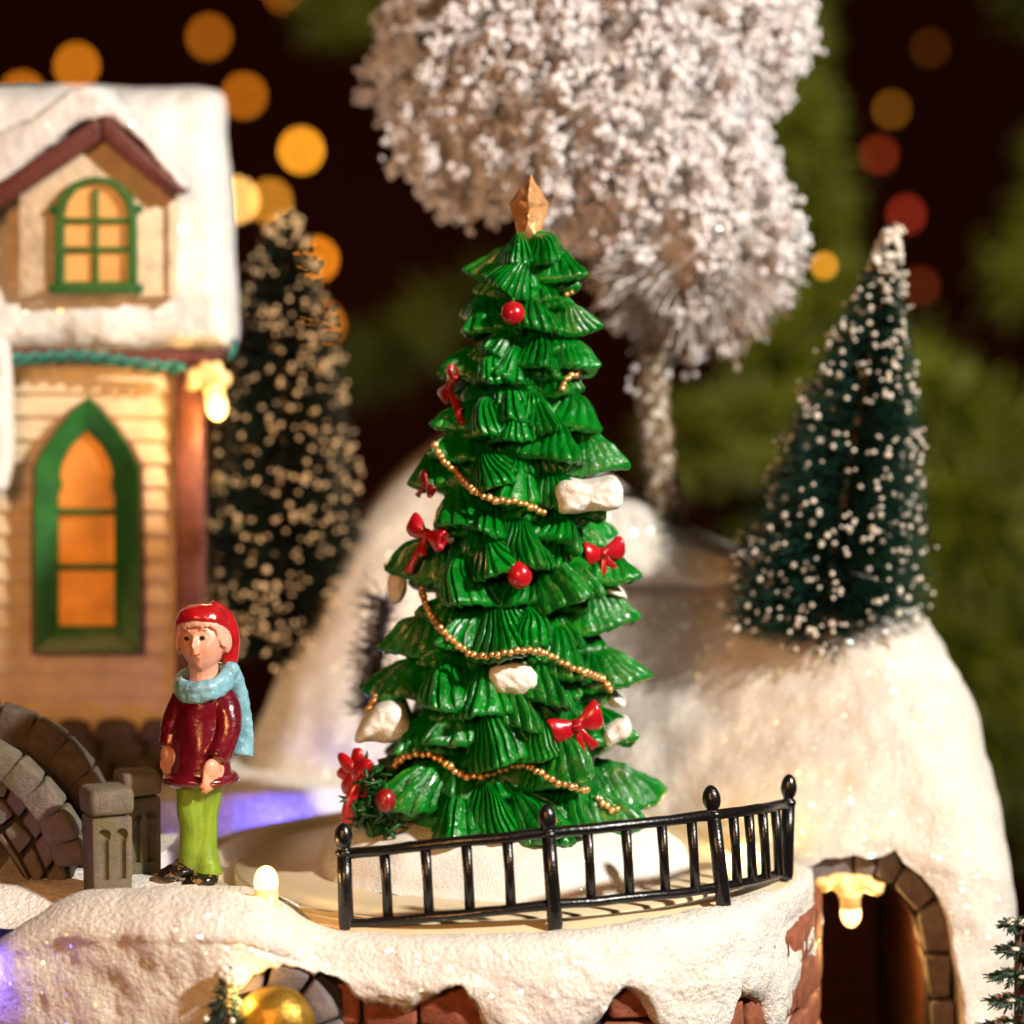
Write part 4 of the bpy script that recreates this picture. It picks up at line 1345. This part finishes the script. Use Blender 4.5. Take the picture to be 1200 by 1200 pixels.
# ================================================================== BACKGROUND
wl = MB().grid([[(-190, 195, -120), (190, 195, -120)], [(-190, 195, 120), (190, 195, 120)]])
tag(wl.build('wall', M['wall'], base=(0, 195, -120), smooth=False), 'dark brown wall far behind the village', 'wall', kind='structure')

spr = thing('spruce_tree', at(1100, 1100, 30), 'large dark green spruce with hanging branches blurred behind the village', 'spruce tree')
rg = random.Random(77)
def branch(p0, p1, y0, y1, n=500, ln=1.7, nr=.05, sag=0.0):
    y0 = y0 * 1.7; y1 = y1 * 1.7; ln *= .85; nr *= 1.1
    a, b = at(*p0, y0), at(*p1, y1)
    m = (a + b) / 2 + Vector((0, 0, -sag))
    pts = catmull([a, m, b], 8)
    br_ = MB().tube(pts, [.22 - .010 * i for i in range(len(pts))], 6)
    q = MB()
    ax = (b - a).normalized()
    for i in range(n):
        f = rg.random()
        p = pts[min(len(pts) - 1, int(f * (len(pts) - 1)))].lerp(pts[min(len(pts) - 1, int(f * (len(pts) - 1)) + 1)], rg.random())
        d = (Vector((rg.gauss(0, 1), rg.gauss(0, 1), rg.gauss(0, 1))).normalized() + ax * .7).normalized()
        l = ln * rg.uniform(.6, 1.1)
        q.tube([p, p + d * l * .5, p + d * l], [nr, nr, nr * .3], 4, cap=False)
    o = br_.build('branch', M['bark'], spr)
    q.build('needles', M['needle'], o)
for args in (((955, 270), (905, 30), 24, 20, 900), ((960, 340), (925, 150), 24, 20, 600), ((1120, 470), (790, 520), 22, 17, 1500, 1.5), ((1260, 560), (1090, 470), 22, 19, 700), ((1280, 620), (1090, 640), 21, 18, 1300), ((1290, 760), (1120, 600), 21, 18, 1200), ((1290, 900), (1110, 760), 21, 18, 1100),
             ((1260, 1000), (1160, 860), 21, 19, 600), ((1260, 150), (1190, 330), 30, 27, 250), ((1000, 340), (900, 430), 24, 20, 700), ((1080, 420), (880, 620), 26, 21, 600), ((620, 300), (420, 440), 30, 27, 260), ((520, -30), (380, 20), 30, 26, 260),
             ((930, -40), (900, 160), 28, 24, 500), ((1190, 20), (1270, -40), 30, 28, 150)):
    branch(*args)

# fairy lights
FL_ = [(353, 176, 1.0, (1.0, .36, .02), 'brightest yellow fairy light, above the dark bottle brush tree'),
       (90, 77, .50, (1.0, .28, .012), 'amber fairy light above the dormer ridge of the house'),
       (245, 43, .26, (1.0, .27, .012), 'dim amber fairy light highest above the roof corner of the house'),
       (286, 112, .36, (1.0, .27, .012), 'amber fairy light just right of the top roof corner of the house'),
       (277, 234, 1.25, (1.0, .50, .13), 'pale orange fairy light half hidden by the roof edge of the house'),
       (316, 236, .50, (1.0, .37, .03), 'amber fairy light between the roof edge and the dark bottle brush tree tip'),
       (370, 304, .75, (1.0, .28, .012), 'orange fairy light touching the upper right side of the dark bottle brush tree'),
       (378, 380, .42, (1.0, .27, .02), 'deep orange fairy light low behind the right side of the dark bottle brush tree'),
       (26, 110, .42, (1.0, .28, .012), 'amber fairy light peeping over the roof at the left margin'),
       (334, -12, .3, (1.0, .27, .012), 'amber fairy light cut by the top margin of the picture'),
       (1090, 56, .035, (1.0, .27, .012), 'dim amber fairy light at the top among the spruce branches'),
       (1045, 128, .12, (1.0, .36, .02), 'orange fairy light in the spruce just above the dim red ones'),
       (1030, 181, .085, (1.0, .10, .02), 'dim brown red fairy light between the orange and the red ones in the spruce'),
       (1062, 251, .13, (1.0, .07, .03), 'dull red fairy light over the tip of the frosted bottle brush tree'),
       (966, 311, .36, (1.0, .38, .02), 'orange fairy light between flocked tree and frosted bottle brush tree'),
       (1078, 335, .05, (1.0, .12, .03), 'faintest red fairy light behind the tip of the frosted bottle brush tree')]
proto = None
for px, py, st_, col, label in FL_:
    p = at(px, py, 150 if px < 600 else 33 if px == 966 else 85)
    key = 'fairy_%d_%d' % (px, py)
    mm = mat_glow(key, col, st_ * 17, (.3, .1, .02))
    if proto is None:
        o = thing('fairy_light', p, label, 'fairy light', 'fairy lights in the dark background')
        MB().lathe(p - Vector((0, 0, .34)), (0, 0, 1), [(.05, 0), (.21, .08), (.29, .26), (.29, .4), (.18, .58), (.03, .68)], 14).build('bulb', mm, o)
        MB().tube([p - Vector((0, 0, .8)), p - Vector((0, 0, .34))], .13, 8).build('socket', M['wire'], o)
        proto = o
    else:
        o = copy_tree(proto)
        o.location = p; BASE[o.name] = p
        o['label'] = label
    if px > 600: o.scale = (.3 if px == 966 else .5 if px in (1045, 1090) else .62,) * 3
    for ch in C.objects:
        if ch.parent == o and ch.name.startswith('bulb'):
            if o is not proto:
                ch.data = ch.data.copy()
            ch.data.materials[0] = mm

# ================================================================== LIGHTS
def area(name, loc, target, size, energy, col):
    l = bpy.data.lights.new(name, 'AREA'); l.shape = 'DISK'; l.size = size * S; l.energy = energy * S * S; l.color = col
    o = bpy.data.objects.new(name, l); C.objects.link(o)
    o.location = loc
    o.rotation_euler = (Vector(target) - Vector(loc)).to_track_quat('-Z', 'Y').to_euler()
    return o
def point(name, loc, r, energy, col):
    l = bpy.data.lights.new(name, 'POINT'); l.shadow_soft_size = r * S; l.energy = energy * S * S; l.color = col
    o = bpy.data.objects.new(name, l); C.objects.link(o); o.location = loc
    return o
def polar(az, el, d, t=(0, 0, 0)):
    az, el = radians(az), radians(el)
    return Vector(t) + Vector((sin(az) * cos(el), -cos(az) * cos(el), sin(el))) * d
area('key_lamp', polar(50, 31, 46), (0, 0, 0), 2.8, 37000, (1.0, .925, .83))
area('warm_fill', polar(-14, 14, 42), (-3, 3, 0), 9, 7600, (1.0, .44, .15))
area('spruce_fill', (34, 8, 24), (12, 38, 0), 6, 6000, (1.0, .84, .25)).data.spread = radians(75)  # added unseen light, only to brighten the background spruce
point('blue_lamp', at(-30, 1140, -3.9), .12, 34, (.16, .12, 1.0))
point('blue_lamp', (-2.75, 3.35, G - .12), .08, 48, (.11, .10, 1.0))
for px, py, y, e in ((312, 1020, -3.35, 26), (868, 985, .7, 22), (1000, 1100, 1.4, 60), (255, 505, 4.0, 50), (280, 1170, -4.75, 20)):
    point('bulb_glow', at(px, py, y), .12, e * 1.9, (1.0, .55, .16))

point('blue_lamp', at(-5, 1075, -1.6), .1, 25, (.16, .12, 1.0))
w = bpy.data.worlds.new('World'); sc.world = w; w.use_nodes = True
bg = w.node_tree.nodes['Background']; bg.inputs[0].default_value = (1.0, .62, .38, 1); bg.inputs[1].default_value = .012

# ================================================================== CAMERA
cam = bpy.data.cameras.new('camera'); co = bpy.data.objects.new('camera', cam); C.objects.link(co)
co.location = CAM
co.rotation_euler = (pi / 2 - PITCH, 0, 0)
cam.sensor_width = 36; cam.lens = 36 * D / 12
cam.clip_start = .02; cam.clip_end = 50
cam.dof.use_dof = True
cam.dof.focus_distance = (D - 2.0) * S
APERTURE = 0.66 * S                      # diameter, metres
cam.dof.aperture_fstop = cam.lens / 1000 / APERTURE
sc.camera = co

# ------------------------------------------------------------------ to real size (metres)
bpy.context.view_layer.update()
for me in bpy.data.meshes:
    if me.users: me.transform(Matrix.Scale(S, 4))
for o in C.objects:
    o.location = o.location * S

sc.render.engine = 'CYCLES'
sc.cycles.use_denoising = True
try: sc.cycles.denoiser = 'OPENIMAGEDENOISE'
except Exception: pass
sc.cycles.max_bounces = 6; sc.cycles.diffuse_bounces = 3; sc.cycles.glossy_bounces = 3; sc.cycles.transmission_bounces = 2
sc.cycles.sample_clamp_indirect = 4; sc.cycles.sample_clamp_direct = 0
sc.cycles.caustics_reflective = False; sc.cycles.caustics_refractive = False
sc.view_settings.view_transform = 'Standard'; sc.view_settings.look = 'None'
sc.view_settings.exposure = .12; sc.view_settings.gamma = 1
sc.view_settings.use_curve_mapping = False
